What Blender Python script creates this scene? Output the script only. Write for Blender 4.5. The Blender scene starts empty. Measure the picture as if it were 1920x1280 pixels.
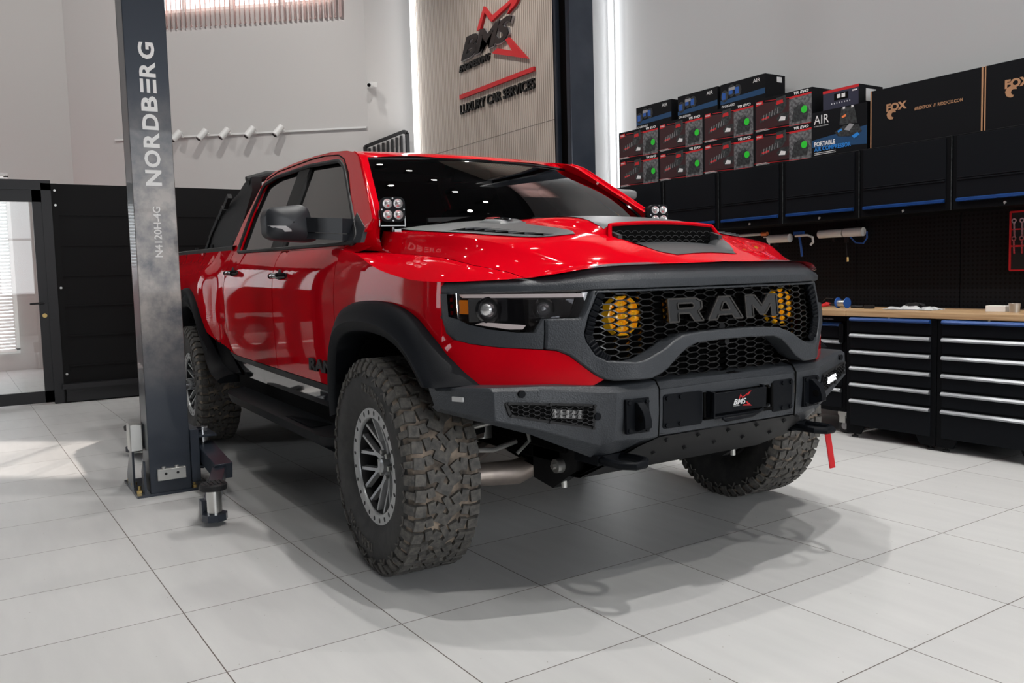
import bpy, math, random
from mathutils import Vector, Matrix, geometry
from math import sin, cos, pi, radians as R
random.seed(7)
S = bpy.context.scene
COL = S.collection

# ------------------------------------------------------------------ camera, world, exposure, lights
cd = bpy.data.cameras.new('camera'); cam = bpy.data.objects.new('camera', cd); COL.objects.link(cam)
cd.sensor_width = 36; cd.lens = 36*1590.47/1920; cd.clip_start = .05; cd.clip_end = 100
CR = ((0.535262, 0.84426, -0.026837), (0.051347, -0.064235, -0.996613), (-0.843124, 0.532071, -0.077733))
cam.matrix_world = Matrix(((CR[0][0], -CR[1][0], -CR[2][0], 3.22176), (CR[0][1], -CR[1][1], -CR[2][1], -2.43312),
                           (CR[0][2], -CR[1][2], -CR[2][2], 1.20413), (0, 0, 0, 1)))
S.camera = cam
W = bpy.data.worlds.new('daylight'); S.world = W; W.use_nodes = True
W.node_tree.nodes['Background'].inputs[0].default_value = (.93, .96, 1, 1)
W.node_tree.nodes['Background'].inputs[1].default_value = 4.0
S.view_settings.view_transform = 'Standard'; S.view_settings.look = 'None'
S.view_settings.gamma = 1; S.view_settings.use_curve_mapping = False
S.view_settings.exposure = 0.0
CEIL = 6.5
def light(kind, name, loc, energy, color=(1, 1, 1), **k):
    d = bpy.data.lights.new(name, kind); d.energy = energy; d.color = color
    for a, b in k.items():
        if a != 'rot': setattr(d, a, b)
    o = bpy.data.objects.new(name, d); COL.objects.link(o); o.location = loc
    if 'rot' in k: o.rotation_euler = k['rot']
    return o
SPOTS = [(-3.2, -2.3, 50), (-.8, -2.4, 40), (1.45, -2.0, 100), (-3.0, .9, 260), (-.4, .2, 330), (1.5, .1, 420), (-1.6, 2.2, 230), (1.0, 2.2, 280), (3.5, -.5, 310), (4.4, 1.4, 260),
         (-6.6, .4, 300), (-7.4, -2.8, 270), (-5.4, 1.6, 330), (-5.0, -2.0, 150)]  # rear row added to brighten the back of the hall
for x, y, e in SPOTS:
    light('SPOT', 'ceiling_lamp_light', (x, y, CEIL-.42), e, (1, .975, .94), spot_size=R(118 if x > -5 else 150), spot_blend=.8, shadow_soft_size=.03, rot=(0, 0 if x > -5.5 else R(58), 0))
light('AREA', 'added_side_fill', (-4.9, -7.9, 3.3), 18, (.93, .97, 1), shape='RECTANGLE', size=2.2, size_y=2.2, rot=(R(90), 0, 0))  # added soft fill, set in an invented window of the unseen side wall
light('AREA', 'added_front_fill', (7.95, -.6, 2.4), 105, (.96, .98, 1), shape='RECTANGLE', size=5, size_y=2.6, rot=(R(90), 0, R(90)))  # added fill from behind the camera, brightens the truck's front
SUN = light('SUN', 'sun', (-6, -12, 8), 15.0, (1, .86, .78), angle=.012)
_d = Vector((5.47, -3.8, -5.75)).normalized(); SUN.rotation_euler = _d.to_track_quat('-Z', 'Y').to_euler()

# ------------------------------------------------------------------ materials
MAT = {}
def mat(name, col, rough=.5, metal=0, coat=0, spec=.5, bump=None, emit=None, trans=0, alpha=1, coat_r=.03, noise=None, ior=1.45):
    m = bpy.data.materials.new(name); m.use_nodes = True; nt = m.node_tree; b = nt.nodes['Principled BSDF']
    b.inputs['Base Color'].default_value = (*col, 1); b.inputs['Roughness'].default_value = rough; b.inputs['Metallic'].default_value = metal
    b.inputs['Coat Weight'].default_value = coat; b.inputs['Coat Roughness'].default_value = coat_r; b.inputs['Specular IOR Level'].default_value = spec
    b.inputs['Transmission Weight'].default_value = trans; b.inputs['IOR'].default_value = ior
    if emit: b.inputs['Emission Color'].default_value = (*emit[0], 1); b.inputs['Emission Strength'].default_value = emit[1]
    tc = nt.nodes.new('ShaderNodeTexCoord')
    if bump:
        n = nt.nodes.new('ShaderNodeTexNoise'); n.inputs['Scale'].default_value = bump[0]; n.inputs['Detail'].default_value = 3
        bp = nt.nodes.new('ShaderNodeBump'); bp.inputs['Strength'].default_value = bump[1]; bp.inputs['Distance'].default_value = bump[2]
        nt.links.new(tc.outputs['Object'], n.inputs['Vector']); nt.links.new(n.outputs['Fac'], bp.inputs['Height']); nt.links.new(bp.outputs[0], b.inputs['Normal'])
    if noise:
        n = nt.nodes.new('ShaderNodeTexNoise'); n.inputs['Scale'].default_value = noise[0]; n.inputs['Detail'].default_value = 6
        r = nt.nodes.new('ShaderNodeValToRGB'); r.color_ramp.elements[0].color = (*col, 1); r.color_ramp.elements[1].color = (*noise[1], 1)
        r.color_ramp.elements[0].position = noise[2]; r.color_ramp.elements[1].position = noise[3]
        nt.links.new(tc.outputs['Object'], n.inputs['Vector']); nt.links.new(n.outputs['Fac'], r.inputs[0]); nt.links.new(r.outputs[0], b.inputs['Base Color'])
    MAT[name] = m; return m
mat('red_paint', (.56, .0010, .008), .5, 0, 1, .0); MAT['red_paint'].node_tree.nodes['Principled BSDF'].inputs['Coat IOR'].default_value = 1.36
mat('black_texture', (.034, .038, .044), .42, 0, 0, .5, bump=(190, .8, .002))
mat('black_liner', (.018, .02, .023), .45, 0, 0, .5, bump=(300, .4, .001))
mat('flare_black', (.004, .005, .007), .5, 0, 0, .15, bump=(350, .3, .001))
mat('gloss_black', (.006, .006, .007), .06, 0, 1)
mat('matte_black', (.008, .008, .009), .6)
mat('deep_black', (.003, .003, .003), .9, spec=.1)
mat('hood_matte', (.045, .048, .052), .38, bump=(350, .3, .001))
mat('mirror_plastic', (.017, .019, .023), .42, bump=(500, .2, .0006))
mat('chrome', (.62, .63, .65), .18, 1)
mat('alloy', (.42, .43, .44), .36, .6)
mat('alloy_ring', (.45, .455, .455), .45, .35)
mat('raw_aluminium', (.50, .43, .38), .45, .75, noise=(9, (.35, .3, .27), .35, .7))
mat('steel_bright', (.6, .6, .58), .25, 1)
mat('rubber', (.016, .016, .016), .62, bump=(60, .25, .002), noise=(22, (.036, .034, .032), .4, .75))
mat('rubber_tread', (.062, .060, .058), .75, bump=(110, .7, .003), noise=(45, (.14, .13, .115), .35, .75))
mat('tread_dust', (.05, .043, .037), .9, noise=(14, (.34, .27, .21), .35, .65))
mat('lens_clear', (.7, .7, .7), .22, .75)
mat('lamp_white', (.62, .58, .56), .3, 0, .5, emit=((1, .86, .80), .38))
mat('clear_reflector', (.5, .5, .5), .45, .1, .2)
mat('amber', (.95, .30, .015), .25, 0, 1, emit=((1, .3, .01), .25))
mat('amber_yellow', (.95, .50, .02), .25, 0, 1, emit=((1, .5, .01), .10))
mat('white_plastic', (.75, .75, .74), .4)
mat('wall_paint', (.56, .545, .535), .85, spec=.2)
mat('wall_darkened', (.10, .10, .105), .85, spec=.1)  # unseen side wall, coloured dark so the truck's flank reflects less of it
mat('grille_black', (.008, .008, .008), .3, 0, .3)
mat('wall_grey', (.43, .435, .44), .85, spec=.2)
mat('ceiling_dark', (.035, .037, .04), .9, spec=.1)
mat('led', (1, 1, 1), .5, emit=((.97, .99, 1), 1.8))
mat('lamp_emit', (1, 1, 1), .5, emit=((1, .97, .92), 60))
mat('partition_black', (.0045, .0045, .005), .55, spec=.25)
mat('frame_black', (.012, .012, .014), .4)
mat('cabinet_black', (.0035, .0045, .0065), .5, spec=.16, bump=(200, .15, .001))
mat('cabinet_dark', (.0025, .003, .004), .55, spec=.12)
mat('blue_strip', (.006, .045, .19), .35, .2)
mat('silver_strip', (.33, .34, .36), .38, .75)
mat('lift_paint', (.020, .027, .040), .33, .25, .25, noise=(3, (.035, .043, .058), .4, .7))
mat('zinc', (.52, .52, .5), .35, .8)
mat('brass', (.5, .36, .14), .35, .9)
mat('box_black', (.005, .0055, .007), .5, spec=.15)
mat('box_blue', (.008, .05, .13), .45)
mat('box_navy', (.02, .022, .045), .5)
mat('box_grey', (.16, .165, .17), .5, noise=(40, (.05, .05, .055), .4, .6))
mat('box_maroon', (.035, .007, .009), .5)
mat('print_dark', (.035, .04, .042), .5, noise=(50, (.01, .011, .012), .4, .6))
mat('print_red', (.5, .012, .016), .45)
mat('print_white', (.7, .7, .7), .5)
mat('print_grey', (.28, .28, .29), .5)
mat('print_blue', (.02, .22, .65), .45)
mat('print_orange', (.75, .2, .06), .45)
mat('sticker_green', (.02, .55, .03), .5)
mat('cardboard', (.40, .21, .11), .7)
mat('sign_black', (.004, .004, .004), .35, 0, .1, .25)
mat('letter_edge', (.10, .095, .09), .3, .8)
mat('sign_edge', (.5, .5, .52), .3, .8)
mat('strap_red', (.55, .01, .015), .7)
mat('yellow_hose', (.75, .42, .03), .5)
mat('blue_plastic', (.02, .09, .35), .4)
mat('clear_bag', (.55, .56, .57), .25)
mat('seat_black', (.012, .012, .013), .7)
mat('blind_fabric', (.62, .52, .50), .8)
mat('concrete_white', (.7, .68, .66), .8)
mat('red_car', (.5, .02, .015), .3, 0, 1)
def glass(name, tint, ior=1.5):
    m = bpy.data.materials.new(name); m.use_nodes = True; nt = m.node_tree; nt.nodes.clear()
    o = nt.nodes.new('ShaderNodeOutputMaterial'); mx = nt.nodes.new('ShaderNodeMixShader'); f = nt.nodes.new('ShaderNodeFresnel'); f.inputs[0].default_value = ior
    t = nt.nodes.new('ShaderNodeBsdfTransparent'); t.inputs[0].default_value = (*tint, 1); g = nt.nodes.new('ShaderNodeBsdfGlossy'); g.inputs['Roughness'].default_value = .0
    g.inputs['Color'].default_value = (.95, .95, .95, 1)
    nt.links.new(f.outputs[0], mx.inputs[0]); nt.links.new(t.outputs[0], mx.inputs[1]); nt.links.new(g.outputs[0], mx.inputs[2]); nt.links.new(mx.outputs[0], o.inputs[0])
    MAT[name] = m
glass('tinted_glass', (.05, .05, .055), 1.55); glass('windshield_glass', (.18, .2, .21), 1.9); glass('clear_glass', (.9, .92, .92), 1.45); glass('lamp_glass', (.8, .8, .82), 1.5)
def tile_material():
    m = bpy.data.materials.new('floor_tiles'); m.use_nodes = True; nt = m.node_tree; b = nt.nodes['Principled BSDF']; L = nt.links.new
    tc = nt.nodes.new('ShaderNodeTexCoord'); br = nt.nodes.new('ShaderNodeTexBrick'); br.offset = 0; br.squash = 1
    br.inputs['Scale'].default_value = 1; br.inputs['Brick Width'].default_value = .578; br.inputs['Row Height'].default_value = .6
    br.inputs['Mortar Size'].default_value = .0022; br.inputs['Mortar Smooth'].default_value = .2; br.inputs['Bias'].default_value = 0
    br.inputs['Color1'].default_value = (.50, .50, .495, 1); br.inputs['Color2'].default_value = (.535, .535, .53, 1); br.inputs['Mortar'].default_value = (.10, .08, .07, 1)
    mp = nt.nodes.new('ShaderNodeMapping'); mp.inputs['Scale'].default_value = (1, 6, 1); mp.inputs['Rotation'].default_value = (0, 0, .35)
    n = nt.nodes.new('ShaderNodeTexNoise'); n.inputs['Scale'].default_value = 2.2; n.inputs['Detail'].default_value = 8
    rp = nt.nodes.new('ShaderNodeValToRGB'); rp.color_ramp.elements[0].position = .3; rp.color_ramp.elements[0].color = (.93, .93, .935, 1); rp.color_ramp.elements[1].position = .7; rp.color_ramp.elements[1].color = (1, 1, 1, 1)
    mul = nt.nodes.new('ShaderNodeMix'); mul.data_type = 'RGBA'; mul.blend_type = 'MULTIPLY'; mul.inputs[0].default_value = 1
    v = nt.nodes.new('ShaderNodeTexVoronoi'); v.inputs['Scale'].default_value = 16; v.inputs['Randomness'].default_value = 1
    lt = nt.nodes.new('ShaderNodeMath'); lt.operation = 'LESS_THAN'; lt.inputs[1].default_value = .035
    mx = nt.nodes.new('ShaderNodeMix'); mx.data_type = 'RGBA'; mx.inputs[7].default_value = (.22, .2, .18, 1)
    L(tc.outputs['Object'], br.inputs['Vector']); L(tc.outputs['Object'], mp.inputs[0]); L(mp.outputs[0], n.inputs['Vector']); L(n.outputs['Fac'], rp.inputs[0])
    L(br.outputs['Color'], mul.inputs[6]); L(rp.outputs[0], mul.inputs[7]); L(tc.outputs['Object'], v.inputs['Vector']); L(v.outputs['Distance'], lt.inputs[0])
    L(mul.outputs[2], mx.inputs[6]); L(lt.outputs[0], mx.inputs[0]); L(mx.outputs[2], b.inputs['Base Color'])
    b.inputs['Roughness'].default_value = .42; b.inputs['Specular IOR Level'].default_value = .22
    MAT['floor_tiles'] = m
def translucent(name, col):
    m = bpy.data.materials.new(name); m.use_nodes = True; nt = m.node_tree; nt.nodes.clear(); L = nt.links.new
    o = nt.nodes.new('ShaderNodeOutputMaterial'); mx = nt.nodes.new('ShaderNodeMixShader'); mx.inputs[0].default_value = .55
    d = nt.nodes.new('ShaderNodeBsdfDiffuse'); t = nt.nodes.new('ShaderNodeBsdfTranslucent'); d.inputs[0].default_value = (*col, 1); t.inputs[0].default_value = (*col, 1)
    L(d.outputs[0], mx.inputs[1]); L(t.outputs[0], mx.inputs[2]); L(mx.outputs[0], o.inputs[0]); MAT[name] = m
translucent('blind_fabric', (.80, .68, .66))
tile_material()
def stripes(name, c1, c2, scale, axis, bump=.6):
    m = bpy.data.materials.new(name); m.use_nodes = True; nt = m.node_tree; b = nt.nodes['Principled BSDF']; L = nt.links.new
    tc = nt.nodes.new('ShaderNodeTexCoord'); w = nt.nodes.new('ShaderNodeTexWave'); w.wave_type = 'BANDS'; w.bands_direction = axis; w.wave_profile = 'SIN'; w.inputs['Scale'].default_value = scale
    r = nt.nodes.new('ShaderNodeValToRGB'); r.color_ramp.elements[0].position = .12; r.color_ramp.elements[1].position = .3; r.color_ramp.elements[0].color = (*c1, 1); r.color_ramp.elements[1].color = (*c2, 1)
    bp = nt.nodes.new('ShaderNodeBump'); bp.inputs['Strength'].default_value = bump; bp.inputs['Distance'].default_value = .008
    L(tc.outputs['Object'], w.inputs['Vector']); L(w.outputs['Fac'], r.inputs[0]); L(r.outputs[0], b.inputs['Base Color']); L(w.outputs['Fac'], bp.inputs['Height']); L(bp.outputs[0], b.inputs['Normal'])
    b.inputs['Roughness'].default_value = .7; MAT[name] = m
stripes('ribbed_wood', (.22, .175, .14), (.46, .395, .34), 7.6, 'X')
def wood():
    m = bpy.data.materials.new('worktop_wood'); m.use_nodes = True; nt = m.node_tree; b = nt.nodes['Principled BSDF']; L = nt.links.new
    tc = nt.nodes.new('ShaderNodeTexCoord'); mp = nt.nodes.new('ShaderNodeMapping'); mp.inputs['Scale'].default_value = (1.2, 14, 30)
    n = nt.nodes.new('ShaderNodeTexNoise'); n.inputs['Scale'].default_value = 2; n.inputs['Detail'].default_value = 5
    r = nt.nodes.new('ShaderNodeValToRGB'); r.color_ramp.elements[0].color = (.36, .21, .10, 1); r.color_ramp.elements[1].color = (.58, .40, .23, 1); r.color_ramp.elements[0].position = .3; r.color_ramp.elements[1].position = .7
    L(tc.outputs['Object'], mp.inputs[0]); L(mp.outputs[0], n.inputs['Vector']); L(n.outputs['Fac'], r.inputs[0]); L(r.outputs[0], b.inputs['Base Color']); b.inputs['Roughness'].default_value = .4
    MAT['worktop_wood'] = m
wood()
def pegmat():
    m = bpy.data.materials.new('pegboard'); m.use_nodes = True; nt = m.node_tree; b = nt.nodes['Principled BSDF']; L = nt.links.new
    tc = nt.nodes.new('ShaderNodeTexCoord'); v = nt.nodes.new('ShaderNodeTexVoronoi'); v.inputs['Scale'].default_value = 32; v.inputs['Randomness'].default_value = 0
    mp = nt.nodes.new('ShaderNodeMapping'); mp.inputs['Scale'].default_value = (1, .01, 1)
    r = nt.nodes.new('ShaderNodeValToRGB'); r.color_ramp.interpolation = 'CONSTANT'; r.color_ramp.elements[0].color = (.0008, .0008, .0008, 1); r.color_ramp.elements[1].position = .26; r.color_ramp.elements[1].color = (.0065, .007, .0085, 1)
    L(tc.outputs['Object'], mp.inputs[0]); L(mp.outputs[0], v.inputs['Vector']); L(v.outputs['Distance'], r.inputs[0]); L(r.outputs[0], b.inputs['Base Color']); b.inputs['Roughness'].default_value = .6; b.inputs['Specular IOR Level'].default_value = .2
    MAT['pegboard'] = m
pegmat()
def lift_face():   # worn, dusty paint on the column face
    m = mat('lift_paint_worn', (.03, .037, .05), .36, .3, .2); nt = m.node_tree; b = nt.nodes['Principled BSDF']; L = nt.links.new
    tc = nt.nodes['Texture Coordinate']; n = nt.nodes.new('ShaderNodeTexNoise'); n.inputs['Scale'].default_value = 5; n.inputs['Detail'].default_value = 7; n.inputs['Roughness'].default_value = .65
    sx = nt.nodes.new('ShaderNodeSeparateXYZ'); mr = nt.nodes.new('ShaderNodeMapRange'); mr.inputs[1].default_value = .55; mr.inputs[2].default_value = 1.15; mr2 = nt.nodes.new('ShaderNodeMapRange'); mr2.inputs[1].default_value = 2.35; mr2.inputs[2].default_value = 1.6
    mu = nt.nodes.new('ShaderNodeMath'); mu.operation = 'MULTIPLY'; mu2 = nt.nodes.new('ShaderNodeMath'); mu2.operation = 'MULTIPLY'
    mx = nt.nodes.new('ShaderNodeMix'); mx.data_type = 'RGBA'; mx.inputs[6].default_value = (.026, .033, .046, 1); mx.inputs[7].default_value = (.25, .225, .205, 1)
    r = nt.nodes.new('ShaderNodeMapRange'); r.inputs[1].default_value = .3; r.inputs[2].default_value = .62
    L(tc.outputs['Object'], n.inputs['Vector']); L(tc.outputs['Object'], sx.inputs[0]); L(sx.outputs[2], mr.inputs[0]); L(sx.outputs[2], mr2.inputs[0]); L(mr.outputs[0], mu.inputs[0]); L(mr2.outputs[0], mu.inputs[1])
    L(n.outputs['Fac'], r.inputs[0]); L(mu.outputs[0], mu2.inputs[0]); L(r.outputs[0], mu2.inputs[1]); L(mu2.outputs[0], mx.inputs[0]); L(mx.outputs[2], b.inputs['Base Color'])
lift_face()

# ------------------------------------------------------------------ mesh helpers
class MB:
    def __init__(s): s.v = []; s.f = []; s.m = []; s.M = Matrix.Identity(4); s.mi = 0
    def add(s, vs, fs, mi=None):
        n = len(s.v); s.v += [tuple(s.M @ Vector(p)) for p in vs]
        s.f += [tuple(i+n for i in f) for f in fs]; s.m += [s.mi if mi is None else mi]*len(fs); return s
    def box(s, c, d, rot=None, taper=1, mi=None):
        x, y, z = (k/2 for k in d); t = taper
        vs = [Vector(p) for p in ((-x, -y, -z), (x, -y, -z), (x, y, -z), (-x, y, -z), (-x*t, -y*t, z), (x*t, -y*t, z), (x*t, y*t, z), (-x*t, y*t, z))]
        if rot is not None: vs = [rot @ p for p in vs]
        return s.add([p+Vector(c) for p in vs], [(0, 3, 2, 1), (4, 5, 6, 7), (0, 1, 5, 4), (1, 2, 6, 5), (2, 3, 7, 6), (3, 0, 4, 7)], mi)
    def bb(s, x0, x1, y0, y1, z0, z1, mi=None): return s.box(((x0+x1)/2, (y0+y1)/2, (z0+z1)/2), (abs(x1-x0), abs(y1-y0), abs(z1-z0)), mi=mi)
    def bar(s, a, b, w, h, up=(0, 0, 1), mi=None):
        a = Vector(a); b = Vector(b); d = (b-a); l = d.length
        if l < 1e-6: return s
        d.normalize(); u = Vector(up); sd = d.cross(u)
        if sd.length < 1e-4: sd = d.cross(Vector((1, 0, 0)))
        sd.normalize(); u = sd.cross(d); vs = []
        for p in (a, b):
            for i, j in ((-1, -1), (1, -1), (1, 1), (-1, 1)): vs.append(p+sd*w/2*i+u*h/2*j)
        return s.add(vs, [(0, 3, 2, 1), (4, 5, 6, 7), (0, 1, 5, 4), (1, 2, 6, 5), (2, 3, 7, 6), (3, 0, 4, 7)], mi)
    def tube(s, path, r, n=10, mi=None, caps=True):
        path = [Vector(p) for p in path]; rs = r if isinstance(r, (list, tuple)) else [r]*len(path); vs = []; fs = []; pu = None
        for i, p in enumerate(path):
            d = (path[min(i+1, len(path)-1)]-path[max(i-1, 0)]).normalized()
            u = Vector((0, 0, 1)) if pu is None else pu
            if abs(d.dot(u)) > .95 and pu is None: u = Vector((1, 0, 0))
            sd = d.cross(u).normalized(); u = sd.cross(d).normalized(); pu = u
            for k in range(n): a = 2*pi*k/n; vs.append(p+sd*cos(a)*rs[i]+u*sin(a)*rs[i])
        for i in range(len(path)-1):
            for k in range(n): k2 = (k+1) % n; fs.append((i*n+k, i*n+k2, (i+1)*n+k2, (i+1)*n+k))
        if caps: fs.append(tuple(range(n-1, -1, -1))); fs.append(tuple(range((len(path)-1)*n, len(path)*n)))
        return s.add(vs, fs, mi)
    def cyl(s, a, b, r, n=20, r2=None, mi=None): return s.tube([a, b], [r, r if r2 is None else r2], n, mi)
    def lathe(s, prof, axis='Y', c=(0, 0, 0), n=48, mi=None, closed=False, a0=0, a1=2*pi):
        vs = []; fs = []; m = len(prof); full = abs(a1-a0-2*pi) < 1e-6; N_ = n if full else n+1
        for k in range(N_):
            a = a0+(a1-a0)*k/n
            for h, r in prof:
                p = {'Y': (r*cos(a), h, r*sin(a)), 'Z': (r*cos(a), r*sin(a), h), 'X': (h, r*cos(a), r*sin(a))}[axis]
                vs.append(Vector(p)+Vector(c))
        for k in range(n if full else n):
            k2 = (k+1) % N_
            for j in range(m if closed else m-1):
                j2 = (j+1) % m; fs.append((k*m+j, k*m+j2, k2*m+j2, k2*m+j))
        return s.add(vs, fs, mi)
    def grid(s, fn, nu, nv, mi=None, flip=False):
        vs = [fn(i/nu, j/nv) for i in range(nu+1) for j in range(nv+1)]; fs = []
        for i in range(nu):
            for j in range(nv):
                q = (i*(nv+1)+j, (i+1)*(nv+1)+j, (i+1)*(nv+1)+j+1, i*(nv+1)+j+1); fs.append(q[::-1] if flip else q)
        return s.add(vs, fs, mi)
    def prism(s, poly, fn, t, mi=None):      # 2D outline, mapped by fn(a,b,depth)
        n = len(poly); ar = sum(poly[i][0]*poly[(i+1) % n][1]-poly[(i+1) % n][0]*poly[i][1] for i in range(n))
        if ar < 0: poly = poly[::-1]
        tri = geometry.tessellate_polygon([[Vector((a, b, 0)) for a, b in poly]])
        vs = [fn(a, b, 0) for a, b in poly]+[fn(a, b, t) for a, b in poly]
        fs = []
        for q in tri:
            a, b, c = q; A, B, Cc = poly[a], poly[b], poly[c]
            if (B[0]-A[0])*(Cc[1]-A[1])-(Cc[0]-A[0])*(B[1]-A[1]) < 0: a, b, c = c, b, a
            fs += [(a, b, c), (c+n, b+n, a+n)]
        fs += [(i, i+n, (i+1) % n+n, (i+1) % n) for i in range(n)]
        return s.add(vs, fs, mi)
    def merge(s, o, M=None):
        n = len(s.v); s.v += [tuple((M @ Vector(p)) if M else p) for p in o.v]; s.f += [tuple(i+n for i in f) for f in o.f]; s.m += o.m; return s
    def mirrored(s, ax=1):
        o = MB(); o.v = [tuple(-c if i == ax else c for i, c in enumerate(p)) for p in s.v]; o.f = [f[::-1] for f in s.f]; o.m = list(s.m); return o

def obj(name, mb, mats, parent=None, smooth=35, bevel=0, fix=False):
    me = bpy.data.meshes.new(name); me.from_pydata(mb.v, [], mb.f); me.update()
    for m in (mats if isinstance(mats, (list, tuple)) else [mats]): me.materials.append(MAT[m])
    me.polygons.foreach_set('material_index', mb.m)
    if fix:
        import bmesh
        b = bmesh.new(); b.from_mesh(me); bmesh.ops.remove_doubles(b, verts=b.verts, dist=1e-5); bmesh.ops.recalc_face_normals(b, faces=b.faces); b.to_mesh(me); b.free()
    if smooth:
        me.polygons.foreach_set('use_smooth', [True]*len(me.polygons)); me.set_sharp_from_angle(angle=R(smooth))
    o = bpy.data.objects.new(name, me); COL.objects.link(o)
    if parent: o.parent = parent
    if bevel:
        bv = o.modifiers.new('bevel', 'BEVEL'); bv.width = bevel; bv.segments = 2; bv.limit_method = 'ANGLE'; bv.angle_limit = R(40)
    return o
def both(name, mb, mats, parent, **k): return obj(name, mb, mats, parent, **k), obj(name, mb.mirrored(), mats, parent, **k)
def thing(name, label, cat, loc=(0, 0, 0), rz=0, group=None):
    o = bpy.data.objects.new(name, None); COL.objects.link(o); o.location = loc; o.rotation_euler = (0, 0, rz); o.empty_display_size = .1
    o['label'] = label; o['category'] = cat
    if group: o['group'] = group
    return o
def tag(o, label, cat, group=None):
    o['label'] = label; o['category'] = cat
    if group: o['group'] = group
    return o
def struct(o): o['kind'] = 'structure'; return o
def dup(root, loc=None, rz=None, label=None, group=None):
    r = root.copy(); COL.objects.link(r)
    if loc is not None: r.location = loc
    if rz is not None: r.rotation_euler = (0, 0, rz)
    if label: r['label'] = label
    if group: r['group'] = group
    for ch in root.children:
        c = ch.copy(); COL.objects.link(c); c.parent = r
        for g in ch.children:
            d = g.copy(); COL.objects.link(d); d.parent = c
    return r
_tc = {}
def text_geo(body, ext=.02, bold=0, shear=0, spacing=1, w=None, h=None, align='L'):
    key = (body, ext, bold, shear, spacing)
    if key not in _tc:
        cu = bpy.data.curves.new('t', 'FONT'); cu.body = body; cu.size = 1; cu.offset = bold; cu.shear = shear; cu.space_character = spacing; cu.extrude = .5; cu.resolution_u = 3
        o = bpy.data.objects.new('t', cu); COL.objects.link(o); dg = bpy.context.evaluated_depsgraph_get(); me = bpy.data.meshes.new_from_object(o.evaluated_get(dg))
        _tc[key] = ([tuple(v.co) for v in me.vertices], [tuple(p.vertices) for p in me.polygons]); bpy.data.objects.remove(o); bpy.data.curves.remove(cu); bpy.data.meshes.remove(me)
    vs, fs = _tc[key]; x0 = min(v[0] for v in vs); x1 = max(v[0] for v in vs); y0 = min(v[1] for v in vs); y1 = max(v[1] for v in vs)
    sy = (h/(y1-y0)) if h else w/(x1-x0); sx = (w/(x1-x0)) if w else sy
    return [((v[0]-x0)*sx, (v[1]-y0)*sy, (v[2]+.5)) for v in vs], fs, (x1-x0)*sx, (y1-y0)*sy
def add_text(mb, body, fn, ext=.004, mi=None, **k):   # fn(u,v,d): u along, v up, d out of the surface
    vs, fs, w, h = text_geo(body, **k); mb.add([fn(a, b, c*ext) for a, b, c in vs], fs, mi); return w, h
def inpoly(p, poly):
    c = False; j = len(poly)-1
    for i in range(len(poly)):
        a, b = poly[i], poly[j]
        if (a[1] > p[1]) != (b[1] > p[1]) and p[0] < (b[0]-a[0])*(p[1]-a[1])/(b[1]-a[1])+a[0]: c = not c
        j = i
    return c
def segd(p, a, b):
    ax, ay = a; dx, dy = b[0]-ax, b[1]-ay; l = dx*dx+dy*dy; t = 0 if l == 0 else max(0, min(1, ((p[0]-ax)*dx+(p[1]-ay)*dy)/l))
    return math.hypot(p[0]-ax-t*dx, p[1]-ay-t*dy)
def plate(mb, outer, holes, fn, t, step=.04, flip=False, mi=None, back=True):
    """a curved panel with real thickness: outline and holes given on the panel's own surface fn(a,b,depth)"""
    def dens(P):
        r = []
        for i in range(len(P)):
            a, b = P[i], P[(i+1) % len(P)]; n = max(1, int(math.hypot(b[0]-a[0], b[1]-a[1])/step+.5))
            r += [(a[0]+(b[0]-a[0])*k/n, a[1]+(b[1]-a[1])*k/n) for k in range(n)]
        return r
    loops = [dens(outer)]+[dens(h) for h in holes]; V = []; E_ = []
    for L in loops:
        s0 = len(V); V += L; E_ += [(s0+i, s0+(i+1) % len(L)) for i in range(len(L))]
    nb = len(V); xs = [p[0] for p in outer]; ys = [p[1] for p in outer]
    i = 0; a = min(xs)+step/2
    while a < max(xs):
        b = min(ys)+step/2+(step/2 if i % 2 else 0)
        while b < max(ys):
            p = (a, b)
            if inpoly(p, outer) and not any(inpoly(p, h) for h in holes) and min(segd(p, V[e[0]], V[e[1]]) for e in E_) > step*.45: V.append(p)
            b += step
        a += step*.87; i += 1
    r = geometry.delaunay_2d_cdt([Vector(p) for p in V], E_, [], 0, 1e-7)
    vs = [tuple(p) for p in r[0]]; fs = []
    for f in r[2]:
        c = (sum(vs[k][0] for k in f)/3, sum(vs[k][1] for k in f)/3)
        if inpoly(c, outer) and not any(inpoly(c, h) for h in holes): fs.append(tuple(f))
    cnt = {}
    for f in fs:
        for k in range(3): e = (f[k], f[(k+1) % 3]); cnt[e] = 1
    n = len(vs); F = [f for f in fs]
    if back: F += [tuple(k+n for k in f[::-1]) for f in fs]
    for (a, b) in cnt:
        if (b, a) not in cnt: F.append((b, a, a+n, b+n))
    if flip: F = [f[::-1] for f in F]
    mb.add([fn(a, b, 0) for a, b in vs]+[fn(a, b, t) for a, b in vs], F, mi); return mb
def lerp(x, T):
    if x <= T[0][0]: return T[0][1]
    for (a, p), (b, q) in zip(T, T[1:]):
        if x <= b: return p+(q-p)*(x-a)/(b-a)
    return T[-1][1]
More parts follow.
